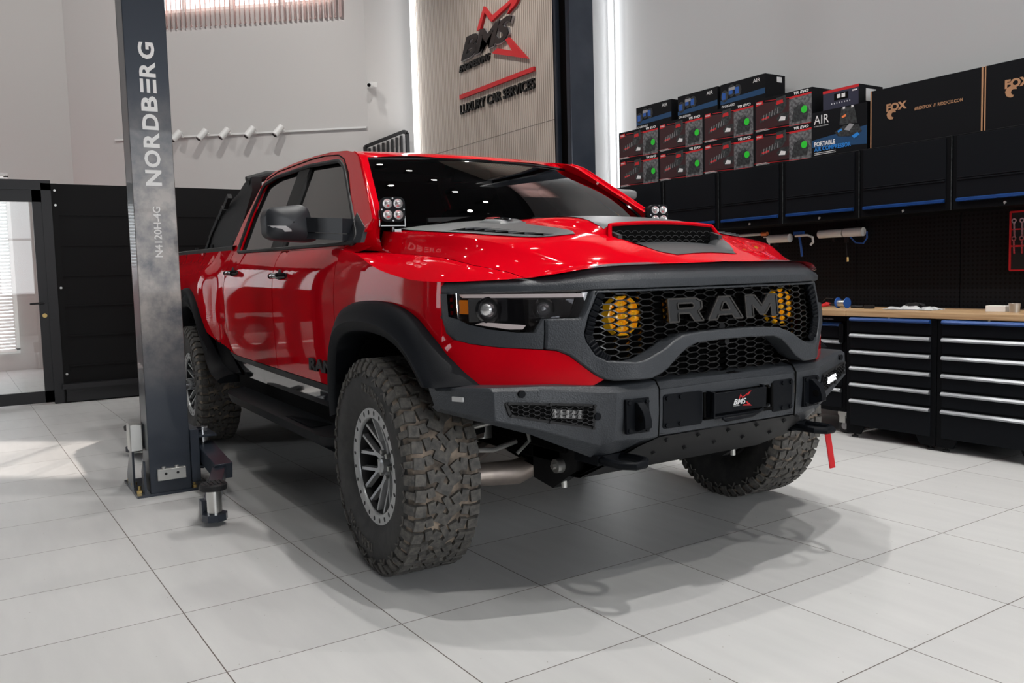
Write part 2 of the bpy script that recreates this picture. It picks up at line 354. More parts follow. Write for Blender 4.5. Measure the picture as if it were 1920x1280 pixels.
def smooth_tab(T, n=60):      # monotone-ish resample of a table with Catmull-Rom smoothing
    out = []
    for i in range(len(T)-1):
        p0 = T[max(i-1, 0)]; p1 = T[i]; p2 = T[i+1]; p3 = T[min(i+2, len(T)-1)]
        m1 = (p2[1]-p0[1])/(p2[0]-p0[0]); m2 = (p3[1]-p1[1])/(p3[0]-p1[0]); d = p2[0]-p1[0]
        for k in range(8):
            t = k/8; out.append((p1[0]+d*t, (2*t**3-3*t*t+1)*p1[1]+(t**3-2*t*t+t)*d*m1+(-2*t**3+3*t*t)*p2[1]+(t**3-t*t)*d*m2))
    out.append(T[-1]); return out

# ================================================================== THE TRUCK (x forward, y to its left, z up)
truck = thing('pickup_truck', 'red double-cab off-road pickup truck parked on the tiled floor', 'pickup truck')
PL = smooth_tab([(0, .905), (.2, .903), (.35, .893), (.5, .872), (.6, .835), (.7, .775), (.8, .705), (.88, .625), (.94, .55), (.985, .45), (1.0, .36), (1.005, .2)])
def N(a): return lerp(abs(a), PL)
PLi = sorted([(x, a) for a, x in PL])
def YM(x): return 1.005 if x < .2 else (lerp(x, PLi) if x < .905 else 0.0)
def lean(z): return max(0, z-1.0)*.10
def nose(y, z, d=0): return (N(y)-lean(z)-d, y, z)
def nose_off(o): return lambda y, z, d=0: (N(y)-lean(z)+o-d, y, z)
PROF = smooth_tab([(.5, .965), (.62, .985), (.75, .998), (.95, 1.005), (1.1, 1.006), (1.2, 1.0), (1.29, .985), (1.345, .958), (1.38, .935)])
def sy(x, z):
    if z > 1.38: w = .945-.47*(z-1.36)
    else: w = lerp(z, PROF)
    w *= YM(x)/1.005
    if x < -2.75 and z < 1.46:
        k = max(0, min(1, (-2.75-x)/.45)); k = k*k*(3-2*k); v = max(0, min(1, (1.40-z)/.15)); w = w+(.055*k*v); 
        if z > 1.3: w = max(w, .93)
    return w
def side(x, z, d=0): return (x, -(sy(x, z)-d), z)
ZC = smooth_tab([(-.46, 1.425), (0, 1.385), (.27, 1.358), (.5, 1.315), (.72, 1.243), (.905, 1.235)])
HC = smooth_tab([(-.46, 1.485), (0, 1.455), (.3, 1.418), (.56, 1.37), (.75, 1.30), (.85, 1.255), (.905, 1.236)])
ZK = smooth_tab([(-.46, 1.33), (.16, 1.285), (.43, 1.248), (.61, 1.215), (.68, 1.195), (.75, 1.2), (.85, 1.225), (.905, 1.234)])
YC = smooth_tab([(-.46, .815), (.2, .79), (.45, .74), (.6, .66), (.72, .56), (.8, .40), (.86, .2), (.905, 0.0)])
EE = smooth_tab([(-.6, 1.345), (-.35, 1.31), (-.1, 1.245), (.2, 1.20), (.45, 1.187), (.66, 1.19), (.75, 1.20), (.85, 1.225), (.9, 1.233)])
YK = .84
def ycut(x): return YK if x < .45 else YK-(x-.45)*.33
def T(x, y):
    a = abs(y); ym = sy(x, lerp(x, EE)); yc = lerp(x, YC); zc = lerp(x, ZC); hc = lerp(x, HC); e = lerp(x, EE); yk = ycut(x)
    if a <= yc: return zc+(hc-zc)*(1-(a/max(yc, .01))**2)
    if ym <= yk:
        t = (a-yc)/max(ym-yc, .01); return zc+(e-zc)*min(1, t)**1.3
    zk = lerp(x, ZK)
    if a <= yk: t = (a-yc)/(yk-yc); return zc+(zk-zc)*t**.8
    t = min(1, (a-yk)/(ym-yk)); return zk+(e-zk)*t**1.5
def Th(x, y):         # hood with scoop hump and ramp
    z = T(x, y); a = abs(y)
    w = max(0, min(1, (.34-a)/.06)); w = w*w*(3-2*w)
    if x < .56: k = max(0, min(1, (x+.25)/.6)); return z+.028*w*k*k*(3-2*k)
    wr = max(0, min(1, ((.29-(x-.56)*.35)-a)/.025)); k = max(0, 1-(x-.56)/.25)
    return z-.045*wr*k
# --- hood
def hood_strip(mb, sgn):
    xs = [-.44+.02*i for i in range(50)]+[.555, .562]+[.58+.0125*i for i in range(26)]+[.9035]
    xs = sorted(set(round(x, 4) for x in xs if x <= .9036)); cols = 44; rows = []
    for x in xs:
        lim = min(ycut(x), YM(x) if x > .2 else 1); lim = min(lim, sy(x, lerp(x, EE)))
        yc = lerp(x, YC); r = []
        for j in range(cols+1):
            t = j/cols; y = (yc*t/.8 if t < .8 else yc+(lim-yc)*(t-.8)/.2); r.append((x, sgn*y, Th(x, y)))
        rows.append(r)
    vs = [p for r in rows for p in r]; fs = []
    for i in range(len(rows)-1):
        for j in range(cols):
            q = (i*(cols+1)+j, (i+1)*(cols+1)+j, (i+1)*(cols+1)+j+1, i*(cols+1)+j+1); fs.append(q if sgn > 0 else q[::-1])
    mb.add(vs, fs)
m = MB(); hood_strip(m, 1); hood_strip(m, -1)
hood = obj('hood', m, 'red_paint', truck, fix=True, smooth=30)
# black centre graphic, sitting on the hood skin, and side vents
def overlay(ylo, yhi, x0, x1, off, n=40, k=14, fn=Th):
    mb = MB(); mb.grid(lambda u, v: (lambda x: (x, ylo(x)+(yhi(x)-ylo(x))*v, fn(x, ylo(x)+(yhi(x)-ylo(x))*v)+off))(x0+(x1-x0)*u), n, k); return mb
CW = [(-.44, .20), (-.2, .20), (.15, .21), (.35, .25), (.47, .29), (.56, .305), (.62, .285), (.74, .22), (.81, .16)]
m = overlay(lambda x: -lerp(x, CW), lambda x: lerp(x, CW), -.438, .553, .0025, 50, 30); m.merge(overlay(lambda x: -lerp(x, CW), lambda x: lerp(x, CW), .566, .815, .0025, 30, 24))
obj('hood_graphic', m, 'hood_matte', hood)
VO = smooth_tab([(-.44, .765), (.02, .75), (.285, .705), (.385, .655), (.469, .585), (.505, .50), (.513, .42)]); VI = smooth_tab([(-.44, .33), (-.2, .33), (-.02, .36), (.08, .365), (.18, .42), (.45, .395), (.513, .415)])
def vent_out(x): return lerp(x, VO)
def vent_in(x): return lerp(x, VI)
m = overlay(lambda x: -vent_out(x), lambda x: -vent_in(x), -.438, .513, .004, 60, 24, fn=T)
for i in range(7):
    x = .03+.062*i; yo = vent_out(x+.05)-.012; m.grid(lambda u, v: (x+.075*v, -yo+(.16-.012*i)*u+.05*v, T(x+.075*v, yo-(.16-.012*i)*u)+.004+.016*(v*(1-u))), 3, 3, flip=True); m.grid(lambda u, v: (x+.075, -yo+.05+(.16-.012*i)*u, T(x+.075, yo-(.16-.012*i)*u)+.004+.016*(1-u)*v), 3, 1)
m.grid(lambda u, v: (-.16+.24*u, -.36-.12*v, T(-.16+.24*u, .36+.12*v)+.004+.014*min(1, 6*v)*min(1, 6*(1-v))*min(1, 8*u)*min(1, 8*(1-u))), 12, 8)
b1 = both('hood_vent', m, 'hood_matte', hood)
m = MB(); bt = lambda x0: (lambda a, b, c: (x0+a, -.445+b, T(x0+a, .445-b)+.020+c)); add_text(m, '6.2L', bt(-.13), ext=.004, w=.065, h=.045, bold=.04, shear=.2); m.mi = 1; add_text(m, 'SUPERCHARGED', bt(-.055), ext=.004, w=.12, h=.03, bold=.03, shear=.2)
obj('hood_badge', m, ['print_red', 'gloss_black'], hood, smooth=0)
# scoop mouth
m = MB()
for i in range(13):
    for j in range(3):
        y = -.26+.04*i+(.02 if j % 2 else 0); z = 1.325+.018*j; m.bar((.572, y, z), (.572, y+.012, z+.009), .003, .003); m.bar((.572, y+.012, z+.009), (.572, y+.028, z+.009), .003, .003); m.bar((.572, y+.028, z+.009), (.572, y+.04, z), .003, .003)
m.mi = 1; m.grid(lambda u, v: (.568, -.285+.57*u, 1.31+(Th(.553, -.285+.57*u)-1.312)*v), 20, 2, flip=True)
obj('scoop_mesh', m, ['gloss_black', 'deep_black'], hood, smooth=0)
m = MB(); m.tube([(.60, -.31, 1.325), (.585, -.30, 1.352)]+[(.562, -.28+.56*i/16, Th(.55, -.28+.56*i/16)+.004) for i in range(17)]+[(.585, .30, 1.352), (.60, .31, 1.325)], .009, 8)
obj('scoop_lip', m, 'red_paint', hood)
m = MB(); m.prism([(.30, 0), (.62, 0), (.62, .03), (.56, .05), (.30, .05)], lambda a, b, d: (a, -.285+d, 1.32+b), .02); both('scoop_cheek', m, 'hood_matte', hood)

# --- fender: side skin, top shoulder, front corner
F_OUT = [(-.56, .56), (-.585, .70), (-.59, .80), (-.565, .92), (-.505, 1.018), (-.424, 1.075), (-.318, 1.103), (-.149, 1.115), (.044, 1.108), (.19, 1.085), (.305, 1.045), (.41, .975), (.50, .90), (.60, .815)]
F_IN = [(-.42, .60), (-.425, .75), (-.41, .86), (-.375, .925), (-.30, .967), (-.19, .985), (-.03, .99), (.13, .978), (.27, .94), (.37, .885), (.43, .835), (.455, .81)]
m = MB(); arch = [(a*.97+.0, b-.02) for a, b in F_OUT[1:-1]]
poly = [(-.60, lerp(-.60, EE)-.002)]+[(x, lerp(x, EE)) for x in [-.5, -.4, -.3, -.2, -.1, 0, .1, .2, .3, .4, .445]]+[(.445, .985), (.44, .95), (.45, .90), (.52, .85)]+arch[::-1]+[(-.575, .60), (-.60, .60)]
plate(m, poly, [], side, .02, .045)
# top shoulder
xs = [-.60+.03*i for i in range(43)]
def ftop(u, v):
    x = -.44+u*(.70+.44); yo = sy(x, lerp(x, EE)); y = min(ycut(x)+.006, yo); yy = y+(yo-y)*v; return (x, -yy, T(x, yy) if yo > ycut(x) else lerp(x, EE))
m.grid(ftop, 50, 10, flip=True)
# cowl side, behind the hood's rear corner
def fcowl(u, v):
    x = -.62+u*.18; yo = sy(x, lerp(x, EE)); e = lerp(x, EE); yi = lerp(x, [(-.62, .928), (-.52, .905), (-.44, .828)]); zi = lerp(x, [(-.62, 1.392), (-.52, 1.405), (-.44, 1.423)]); yc = yi+(yo-yi)*(.12+.4*(1-u)); zc = e+(zi-e)*.15; return (x, -((1-v)**2*yi+2*v*(1-v)*yc+v*v*yo), (1-v)**2*zi+2*v*(1-v)*zc+v*v*e)
m.grid(fcowl, 12, 12, flip=True)
# narrow painted strip between flare and headlight
plate(m, [(-1.004, 1.182), (-.984, 1.172), (-.986, 1.145), (-.985, 1.06), (-.979, 1.0), (-.966, .972), (-.968, .90), (-1.004, .90)], [], nose, .02, .03, flip=True)
both('fender', m, 'red_paint', truck, smooth=40)
m = MB()
plate(m, [(-.568, .827), (-.60, .810), (-.70, .806), (-.807, .804), (-.926, .806), (-.968, .814), (-.999, .84), (-1.001, .93), (-.968, .975), (-.937, .961), (-.865, .948), (-.773, .941), (-.711, .933), (-.676, .915), (-.634, .876), (-.599, .845)], [], nose_off(.02), .03, .035, flip=True)
both('lower_fascia', m, 'red_paint', truck, smooth=40)
m = MB(); m.box((.35, 1.02, .93), (.14, .004, .09), Matrix.Rotation(.5, 3, 'Z')); 
m.M = Matrix.Translation((.56, .965, .93)) @ Matrix.Rotation(-.75, 4, 'Z'); m.v = []; m.f = []; m.m = []
m.box((0, 0, 0), (.12, .004, .10)); m.mi = 1
for i in range(4): m.box((0, .003, .033-.022*i), (.09-.01*i, .002, .012))
obj('race_sticker', m, ['print_white', 'print_dark'], truck, smooth=0)

# --- flares
def flare(outer, inner, hx, rear_mirror):
    def res(P, n=40):
        L = [0]
        for a, b in zip(P, P[1:]): L.append(L[-1]+math.hypot(b[0]-a[0], b[1]-a[1]))
        o = []
        for i in range(n+1):
            s = L[-1]*i/n; k = max(j for j in range(len(P)-1) if L[j] <= s+1e-9); t = (s-L[k])/(L[k+1]-L[k]); o.append((P[k][0]+(P[k+1][0]-P[k][0])*t, P[k][1]+(P[k+1][1]-P[k][1])*t))
        for _ in range(2): o = [o[0]]+[((o[i-1][0]+2*o[i][0]+o[i+1][0])/4, (o[i-1][1]+2*o[i][1]+o[i+1][1])/4) for i in range(1, n)]+[o[-1]]
        return o
    A = res(outer); B = res(inner); mb = MB(); n = len(A); rows = []
    for (ax, az), (bx, bz) in zip(A, B):
        def P(t, off): x = ax+(bx-ax)*t; z = az+(bz-az)*t; return (x, z, off)
        s0 = sy(ax, az)
        prof = [(0, s0-.01), (0.0, s0+.022), (.08, s0+.045), (.35, 1.075), (.62, 1.092), (.66, 1.098), (.95, 1.088), (1.0, 1.08), (1.0, .95), (1.0, .80)]
        rows.append([(P(t, 0)[0], -max(w, 0), P(t, 0)[1]) for t, w in prof])
    k = len(rows[0]); vs = [p for r in rows for p in r]
    fs = [(i*k+j, i*k+j+1, (i+1)*k+j+1, (i+1)*k+j) for i in range(n-1) for j in range(k-1)]; fs += [tuple(range(k-1, -1, -1)), tuple((n-1)*k+j for j in range(k))]
    mb.add(vs, fs); return mb
m = flare(F_OUT, F_IN, 0, 0); both('wheel_arch_flare', m, 'flare_black', truck, fix=True, smooth=45)
RX = -3.54
r_out_f = [(-3.54, 1.18), (-3.44, 1.165), (-3.306, 1.11), (-3.19, 1.0), (-3.10, .90), (-2.99, .77), (-2.90, .67), (-2.76, .605), (-2.60, .59)]
r_in_f = [(-3.54, 1.045), (-3.42, 1.03), (-3.30, .995), (-3.20, .93), (-3.12, .86), (-3.03, .77), (-2.90, .66), (-2.78, .575), (-2.60, .535)]
def mir(P): return [(2*RX-a, b) for a, b in P[::-1]]
R_OUT = [(-4.28, .62), (-4.2, .70), (-4.09, .77), (-3.98, .90), (-3.89, 1.0), (-3.774, 1.11), (-3.64, 1.165)]+r_out_f; R_IN = [(-4.16, .60), (-4.08, .70), (-4.03, .77), (-3.96, .86), (-3.88, .93), (-3.78, .995), (-3.66, 1.03)]+r_in_f
m = flare(R_OUT, R_IN, 0, 0); both('wheel_arch_flare', m, 'flare_black', truck, fix=True, smooth=45)

# --- doors and bed side
def panel(name, poly, mats='red_paint', step=.06, parent=truck, fn=side, t=.02, sm=40):
    mb = MB(); plate(mb, poly, [], fn, t, step); return both(name, mb, mats, parent, smooth=sm)
dz = .70
fd = panel('front_door', [(-1.562, dz+.01), (-.607, dz-.012), (-.607, 1.343), (-.62, 1.352), (-1.57, 1.375), (-1.578, 1.2)])
rd = panel('rear_door', [(-2.60, .745), (-2.45, .728), (-1.572, dz+.01), (-1.588, 1.2), (-1.58, 1.375), (-2.60, 1.40), (-2.672, 1.40), (-2.678, 1.2), (-2.66, .95)])
panel('bed_side', [(-2.61, .755), (-2.67, .95), (-2.688, 1.2), (-2.682, 1.425), (-4.9, 1.455), (-4.93, 1.2), (-4.93, .72), (-4.3, .72)]+[(a-.0, b-.03) for a, b in R_OUT[1:-4]]+[(-2.9, .80)], step=.07)
# cab side frame with window opening
def gh(x, z, d=0): return (x, -(.945-.47*(z-1.36)-d), z)
FR = [(-.60, 1.350), (-.50, 1.375), (-.40, 1.425), (-.375, 1.475), (-.92, 1.835), (-1.0, 1.865), (-1.135, 1.893), (-1.4, 1.922), (-1.7, 1.94), (-2.1, 1.948), (-2.5, 1.94), (-2.64, 1.915), (-2.70, 1.86), (-2.78, 1.62), (-2.80, 1.40), (-2.5, 1.395), (-1.5, 1.376)]
def rnd(P, r=.04, n=4):
    o = []
    for i in range(len(P)):
        a = Vector(P[i-1]); b = Vector(P[i]); c = Vector(P[(i+1) % len(P)]); u = (a-b); v = (c-b); k = min(r, u.length*.45, v.length*.45); u.normalize(); v.normalize()
        p, q = b+u*k, b+v*k
        for j in range(n+1): t = j/n; o.append(tuple((1-t)**2*p+2*t*(1-t)*b+t*t*q))
    return o
WIN = rnd([(-.49, 1.372), (-.50, 1.41), (-1.06, 1.79), (-1.20, 1.848), (-1.74, 1.885), (-2.40, 1.893), (-2.64, 1.865), (-2.655, 1.66), (-2.60, 1.43), (-2.56, 1.405), (-1.5, 1.388)], .05)
m = MB(); plate(m, FR, [WIN], gh, .05, .05); cf = both('cab_frame', m, 'red_paint', truck, smooth=30)
def ringtube(P, fn, r, d=0): mb = MB(); pts = [fn(a, b, d) for a, b in P]; mb.tube(pts+[pts[0]], r, 6, caps=False); return mb
m = ringtube(WIN, gh, .012, .002); both('window_seal', m, 'matte_black', truck)
m = MB(); m.tube([gh(a, b, -.001) for a, b in [(-.60, 1.36), (-.60, 1.45), (-.66, 1.515), (-.97, 1.755), (-1.13, 1.848), (-1.25, 1.885), (-1.5, 1.913), (-1.75, 1.925), (-2.4, 1.928), (-2.62, 1.90)]], .0035, 6); both('door_gap_seal', m, 'deep_black', truck)
m = MB(); plate(m, [(-.52, 1.39), (-1.08, 1.79), (-1.22, 1.843), (-1.72, 1.879), (-1.62, 1.39)], [], gh, .004, .2); m.M = Matrix.Identity(4)
g1 = MB(); g1.v = [(p[0], p[1]+.022, p[2]) for p in m.v]; g1.f = m.f; g1.m = m.m; both('side_window', g1, 'tinted_glass', truck)
m = MB(); plate(m, [(-1.84, 1.40), (-1.93, 1.885), (-2.40, 1.89), (-2.63, 1.865), (-2.645, 1.66), (-2.59, 1.42)], [], gh, .004, .2)
g1 = MB(); g1.v = [(p[0], p[1]+.022, p[2]) for p in m.v]; g1.f = m.f; g1.m = m.m; both('side_window', g1, 'tinted_glass', truck)
m = MB(); plate(m, [(-1.62, 1.385), (-1.72, 1.88), (-1.93, 1.885), (-1.84, 1.39)], [], lambda x, z, d: gh(x, z, d+.004), .03, .2)
both('door_pillar_trim', m, 'matte_black', truck)
m = MB(); plate(m, [(-.40, 1.37), (-.42, 1.44), (-.60, 1.52), (-.62, 1.375)], [], lambda x, z, d: gh(x, z, d-.004), .02, .2); both('mirror_base', m, 'mirror_plastic', truck)
# roof, pillars, windshield
WB = lambda s: (-.33-.09*abs(s)**2.2, s*.835, 1.435+.0*abs(s))     # windshield bottom
WT = lambda s: (-.955-.095*abs(s)**2, s*.69, 1.850-.012*abs(s)**2)
def ws(u, v):
    s = -1+2*u; a = Vector(WB(s)); b = Vector(WT(s)); p = a.lerp(b, v); p.x += .035*math.sin(pi*v)*(1-.3*abs(s)); p.z += .03*math.sin(pi*v); return tuple(p)
m = MB(); m.grid(ws, 30, 16, flip=False); wsh = obj('windshield', m, 'windshield_glass', truck, smooth=60)
m = MB()
for t in (0, 1): m.tube([Vector(ws(t, v/10))+Vector((0, 0, .002)) for v in range(11)], .009, 6)
m.tube([Vector(ws(u/20, 1)) for u in range(21)], .009, 6)
m.grid(lambda u, v: Vector(ws(u, .935+.065*v))-Vector((0, 0, .006)), 30, 2); m.grid(lambda u, v: Vector(ws(u, .07*v))-Vector((0, 0, .006)), 30, 2)
obj('windshield_trim', m, 'gloss_black', truck)
AE = [(-.375, 1.475), (-.64, 1.655), (-.92, 1.835), (-1.0, 1.865)]
def ap(u, v):
    a = Vector(ws(0, u)); x = lerp(u, [(0, -.385), (1, -1.03)]); z = lerp(-x, [(.385, 1.475), (.92, 1.835), (1.03, 1.872)]); b = Vector(gh(x, z)); c = b+Vector((.055, .004, .01)); v = 1-v; p = (1-v)**2*b+2*v*(1-v)*c+v*v*a; return tuple(p)
m = MB(); m.grid(ap, 14, 8, flip=False); m.grid(lambda u, v: tuple(Vector(ap(0, v)).lerp(Vector((-.40-.16*v, -.832-.105*v, 1.33+.015*v)), u)+Vector((0, -.010, 0))*math.sin(pi*u)), 8, 10, flip=True); both('windshield_pillar', m, 'red_paint', truck, smooth=60)
RE = [(-.96, 1.80), (-1.05, 1.845), (-1.10, 1.878), (-1.16, 1.897), (-1.4, 1.922), (-1.7, 1.94), (-2.1, 1.948), (-2.5, 1.94), (-2.64, 1.915)]
def roof(u, v):
    s = -1+2*v; xs_ = -.955-.095*abs(s)**2; x = xs_+(-2.66-xs_)*u; ze = lerp(x, sorted(RE)); we = .945-.47*(ze-1.36)
    zc = lerp(x, sorted([(-.955, 1.852), (-.985, 1.876), (-1.02, 1.886), (-1.1, 1.899), (-1.4, 1.93), (-1.9, 1.962), (-2.4, 1.958), (-2.66, 1.93)])); w = .685+(we-.685)*min(1, u*8)
    return (x, s*w, ze+(zc-ze)*(1-abs(s)**2.6))
m = MB(); m.grid(roof, 30, 30, flip=True); m.grid(lambda u, v: (lambda p: (p[0]-.11*u**1, p[1]*(1+.14*u), p[2]-.55*u))(roof(1, v)), 4, 20, flip=True)
obj('roof', m, 'red_paint', truck, smooth=50)
m = MB(); m.prism([(0, 0), (.16, 0), (.05, .045), (.02, .045)], lambda a, b, d: (-2.35-a*-1, -.01+d, 1.955+b), .02); obj('antenna_fin', m, 'gloss_black', truck)
# cowl and wipers
m = MB(); m.grid(lambda u, v: (-.47+.10*v+(.0 if v else 0)-.12*abs(-1+2*u)**2.2*(1-v), (-1+2*u)*.81, 1.415+.045*(1-abs(-1+2*u))*v+.005*v), 24, 3, flip=True); obj('cowl_panel', m, 'matte_black', truck)
for nm, a, b in (('wiper', (-.40, -.60, 1.475), (-.44, .02, 1.50)), ('wiper', (-.375, -.02, 1.485), (-.43, .60, 1.48))):
    m = MB(); m.tube([(-.385, (a[1]+b[1])/2+.3, 1.455), Vector(a).lerp(Vector(b), .55)+Vector((0, 0, .02))], .006, 6); m.bar(a, b, .014, .02); obj(nm, m, 'matte_black', truck)
# interior seen through the glass
m = MB(); m.bb(-.98, -.45, -.72, .72, 1.20, 1.37); m.bb(-2.7, -.5, -.80, .80, .85, .95); m.bb(-2.72, -2.68, -.78, .78, .9, 1.42); 
obj('dashboard', m, 'seat_black', truck, bevel=.03)
for y in (-.38, .38):
    m = MB(); m.box((-1.62, y, 1.28), (.13, .5, .72), Matrix.Rotation(-.2, 3, 'Y'), .85); m.box((-1.74, y, 1.70), (.09, .26, .17), Matrix.Rotation(-.15, 3, 'Y'), .85); obj('seat', m, 'seat_black', truck, bevel=.03)
m = MB(); m.bb(-2.62, -2.5, -.66, .66, 1.0, 1.52); obj('rear_bench', m, 'seat_black', truck, bevel=.03)
m = MB(); m.M = Matrix.Translation((-1.05, .38, 1.36)) @ Matrix.Rotation(-1.1, 4, 'Y'); m.lathe([(.18+.015*cos(a), 0) for a in ()] or [(0.015*sin(2*pi*k/8), .185+.015*cos(2*pi*k/8)) for k in range(8)], 'Z', n=28, closed=True); m.box((0, 0, -.02), (.3, .05, .02)); obj('steering_wheel', m, 'seat_black', truck)
m = MB(); m.box((-1.02, 0, 1.775), (.03, .25, .07), taper=.9); m.cyl((-1.02, 0, 1.80), (-.98, 0, 1.85), .012); obj('rearview_mirror', m, 'gloss_black', truck)

# --- brow band above grille and headlights
BT = [(.0, 1.233), (.24, 1.235), (.392, 1.235), (.503, 1.231), (.581, 1.218), (.639, 1.202), (.694, 1.191), (.745, 1.189), (.872, 1.189), (.97, 1.185), (.99, 1.172)]
BC = [(0, 1.176), (.417, 1.175), (.593, 1.17), (.741, 1.163), (.895, 1.165), (.99, 1.152)]
def band(u, v):
    s = -1+2*u; y = .984*s; a = abs(y); zt = lerp(a, BT); zc = lerp(a, BC); k = 1-min(1, max(0, (a-.5)/.25))*.45-max(0, (a-.93)/.06)*.45
    prof = [(-.05, zt+.004), (-.028, zt), (-.012, zt-.004), (.012*k, (zt+zc)/2+.004), (.034*k, zc+.004), (.036*k, zc-.002), (.03*k, 1.148), (.0, 1.141), (-.07, 1.139)]
    o, z = prof[min(8, int(round(v*8)))]; return (N(y)-lean(z)+o, y, z)
m = MB(); m.grid(band, 100, 8, flip=True); obj('grille_brow', m, 'black_texture', truck, smooth=50)
# --- grille surround (one ring) and headlight frames
GO_L = [(-.580, 1.134), (-.617, 1.051), (-.633, .991), (-.628, .968), (-.598, .915), (-.565, .895), (-.479, .887), (-.439, .893), (-.371, .920), (-.313, .952), (-.261, .970), (-.187, .976), (-.08, .979)]
GO = GO_L+[(-a, b) for a, b in GO_L[::-1]]
GO = [(a, b) for a, b in GO]
HL = [(-.957, 1.146), (-.79, 1.143), (-.582, 1.138), (-.613, 1.067), (-.635, 1.052), (-.743, 1.051), (-.775, 1.004), (-.818, 1.005), (-.892, 1.018), (-.939, 1.036), (-.957, 1.051)]
SL = [(-.979, .998), (-.966, .975), (-.937, .963), (-.865, .950), (-.773, .943), (-.711, .935), (-.676, .917), (-.634, .878), (-.599, .845), (-.572, .829), (-.544, .823), (-.413, .825), (-.372, .839), (-.344, .854), (-.300, .892), (-.255, .924), (-.204, .940), (-.08, .944)]
outer = [(-.598, 1.143), (-.625, 1.067), (-.637, 1.048), (-.742, 1.048), (-.748, .942)]+SL[5:]
outer = outer+[(-a, b) for a, b in outer[::-1]]
def surf_bulge(y, z, d=0):
    a = abs(y); k = max(0, min(1, (.60-a)/.12)); zz = max(0, min(1, (1.0-z)/.06)); return (N(y)-lean(z)+.03+.035*k*zz-d, y, z)
m = MB(); plate(m, outer, [GO], surf_bulge, .09, .022, flip=True); obj('grille_surround', m, 'black_texture', truck, smooth=32, bevel=.006)
m = MB(); hf = [(-.986, 1.143), (-.984, 1.06)]+SL[:5]+[(-.752, .942), (-.746, 1.049), (-.772, 1.0), (-.820, 1.001), (-.893, 1.014), (-.941, 1.032), (-.961, 1.05), (-.978, 1.06), (-.978, 1.143)]
plate(m, hf, [], nose_off(.022), .07, .02, flip=True); both('headlight_frame', m, 'black_texture', truck, smooth=32)
# --- headlight
def hl_mb():
    mb = MB(); plate(mb, HL, [], nose_off(-.075), .01, .03, flip=True); 
    n = len(HL)
    for i in range(n):
        a, b = HL[i], HL[(i+1) % n]; mb.add([nose_off(.0)(*a), nose_off(.0)(*b), nose_off(-.08)(*b), nose_off(-.08)(*a)], [(0, 1, 2, 3)])
    return mb
for sgn in (1, -1):
    F_ = (lambda mb: mb) if sgn > 0 else (lambda mb: mb.mirrored())
    h = obj('headlight', F_(hl_mb()), 'gloss_black', truck, smooth=0)
    m = MB(); plate(m, HL, [], nose_off(.006), .004, .03, flip=True); obj('headlight_glass', F_(m), 'lamp_glass', h, smooth=40)
    m = MB(); plate(m, [(-.955, 1.12), (-.925, 1.118), (-.922, 1.067), (-.954, 1.07)], [], nose_off(-.012), .03, .03, flip=True); obj('turn_signal', F_(m), 'amber', h)
    m = MB(); plate(m, [(-.945, 1.140), (-.595, 1.133), (-.602, 1.120), (-.935, 1.127)], [], nose_off(-.008), .02, .03, flip=True); plate(m, [(-.91, 1.030), (-.89, 1.038), (-.785, 1.026), (-.795, 1.012), (-.83, 1.012)], [], nose_off(-.008), .02, .03, flip=True)
    obj('daytime_light_bar', F_(m), 'lamp_white', h)
    for y, z, r in ((-.868, 1.082, .033), (-.715, 1.082, .027)):
        m = MB(); m.M = Matrix.Translation(nose(y, z, .05)) @ Matrix.Rotation(-.35, 4, 'Z'); m.lathe([(.045, 0), (.043, r*.4), (.035, r*.75), (.02, r)], 'X', n=24); m.mi = 1; m.lathe([(.02, r), (.035, r*1.25), (.03, r*1.45), (-.02, r*1.4)], 'X', n=24); m.box((0, 0, 0), (.05, r*4.2, r*2.5))
        obj('projector_lens', F_(m), ['lens_clear', 'gloss_black'], h)
    m = MB()
    for i in range(4): m.bar(nose(-.976, 1.06+.024*i, .03), nose(-.962, 1.06+.024*i, .03), .006, .01)
    m.bar(nose(-.968, 1.05, .06), nose(-.968, 1.14, .06), .04, .03); obj('headlight_side_vent', F_(m), 'gloss_black', h, smooth=0)
# --- grille honeycomb, letters, lights behind
def honeycomb(mb, region, fn, cw, ch, w=.004, holes=(), depth=.012):
    xs = [p[0] for p in region]; zs = [p[1] for p in region]; done = set(); fl = cw*.30
    r = 0; z = min(zs)-ch
    while z < max(zs)+ch:
        x = min(xs)-cw+(cw*.5*1.0 if r % 2 else 0)
        while x < max(xs)+cw:
            P = [(x-cw/2+.0, z), (x-fl/1, z+ch/2), (x+fl/1, z+ch/2), (x+cw/2, z), (x+fl/1, z-ch/2), (x-fl/1, z-ch/2)]
            for i in range(6):
                a, b = P[i], P[(i+1) % 6]; k = tuple(sorted((tuple(round(c, 3) for c in a), tuple(round(c, 3) for c in b))))
                if k in done: continue
                done.add(k)
                if inpoly(a, region) and inpoly(b, region) and not any(inpoly(a, h) or inpoly(b, h) for h in holes):
                    A = Vector(fn(*a)); B = Vector(fn(*b)); mb.bar(A, B, depth, w) if False else mb.bar(A, B, w, depth, up=(1, 0, 0))
            x += cw*.80*2*.5+fl*.0+cw*.0
        z += ch/2; r += 1
    return mb
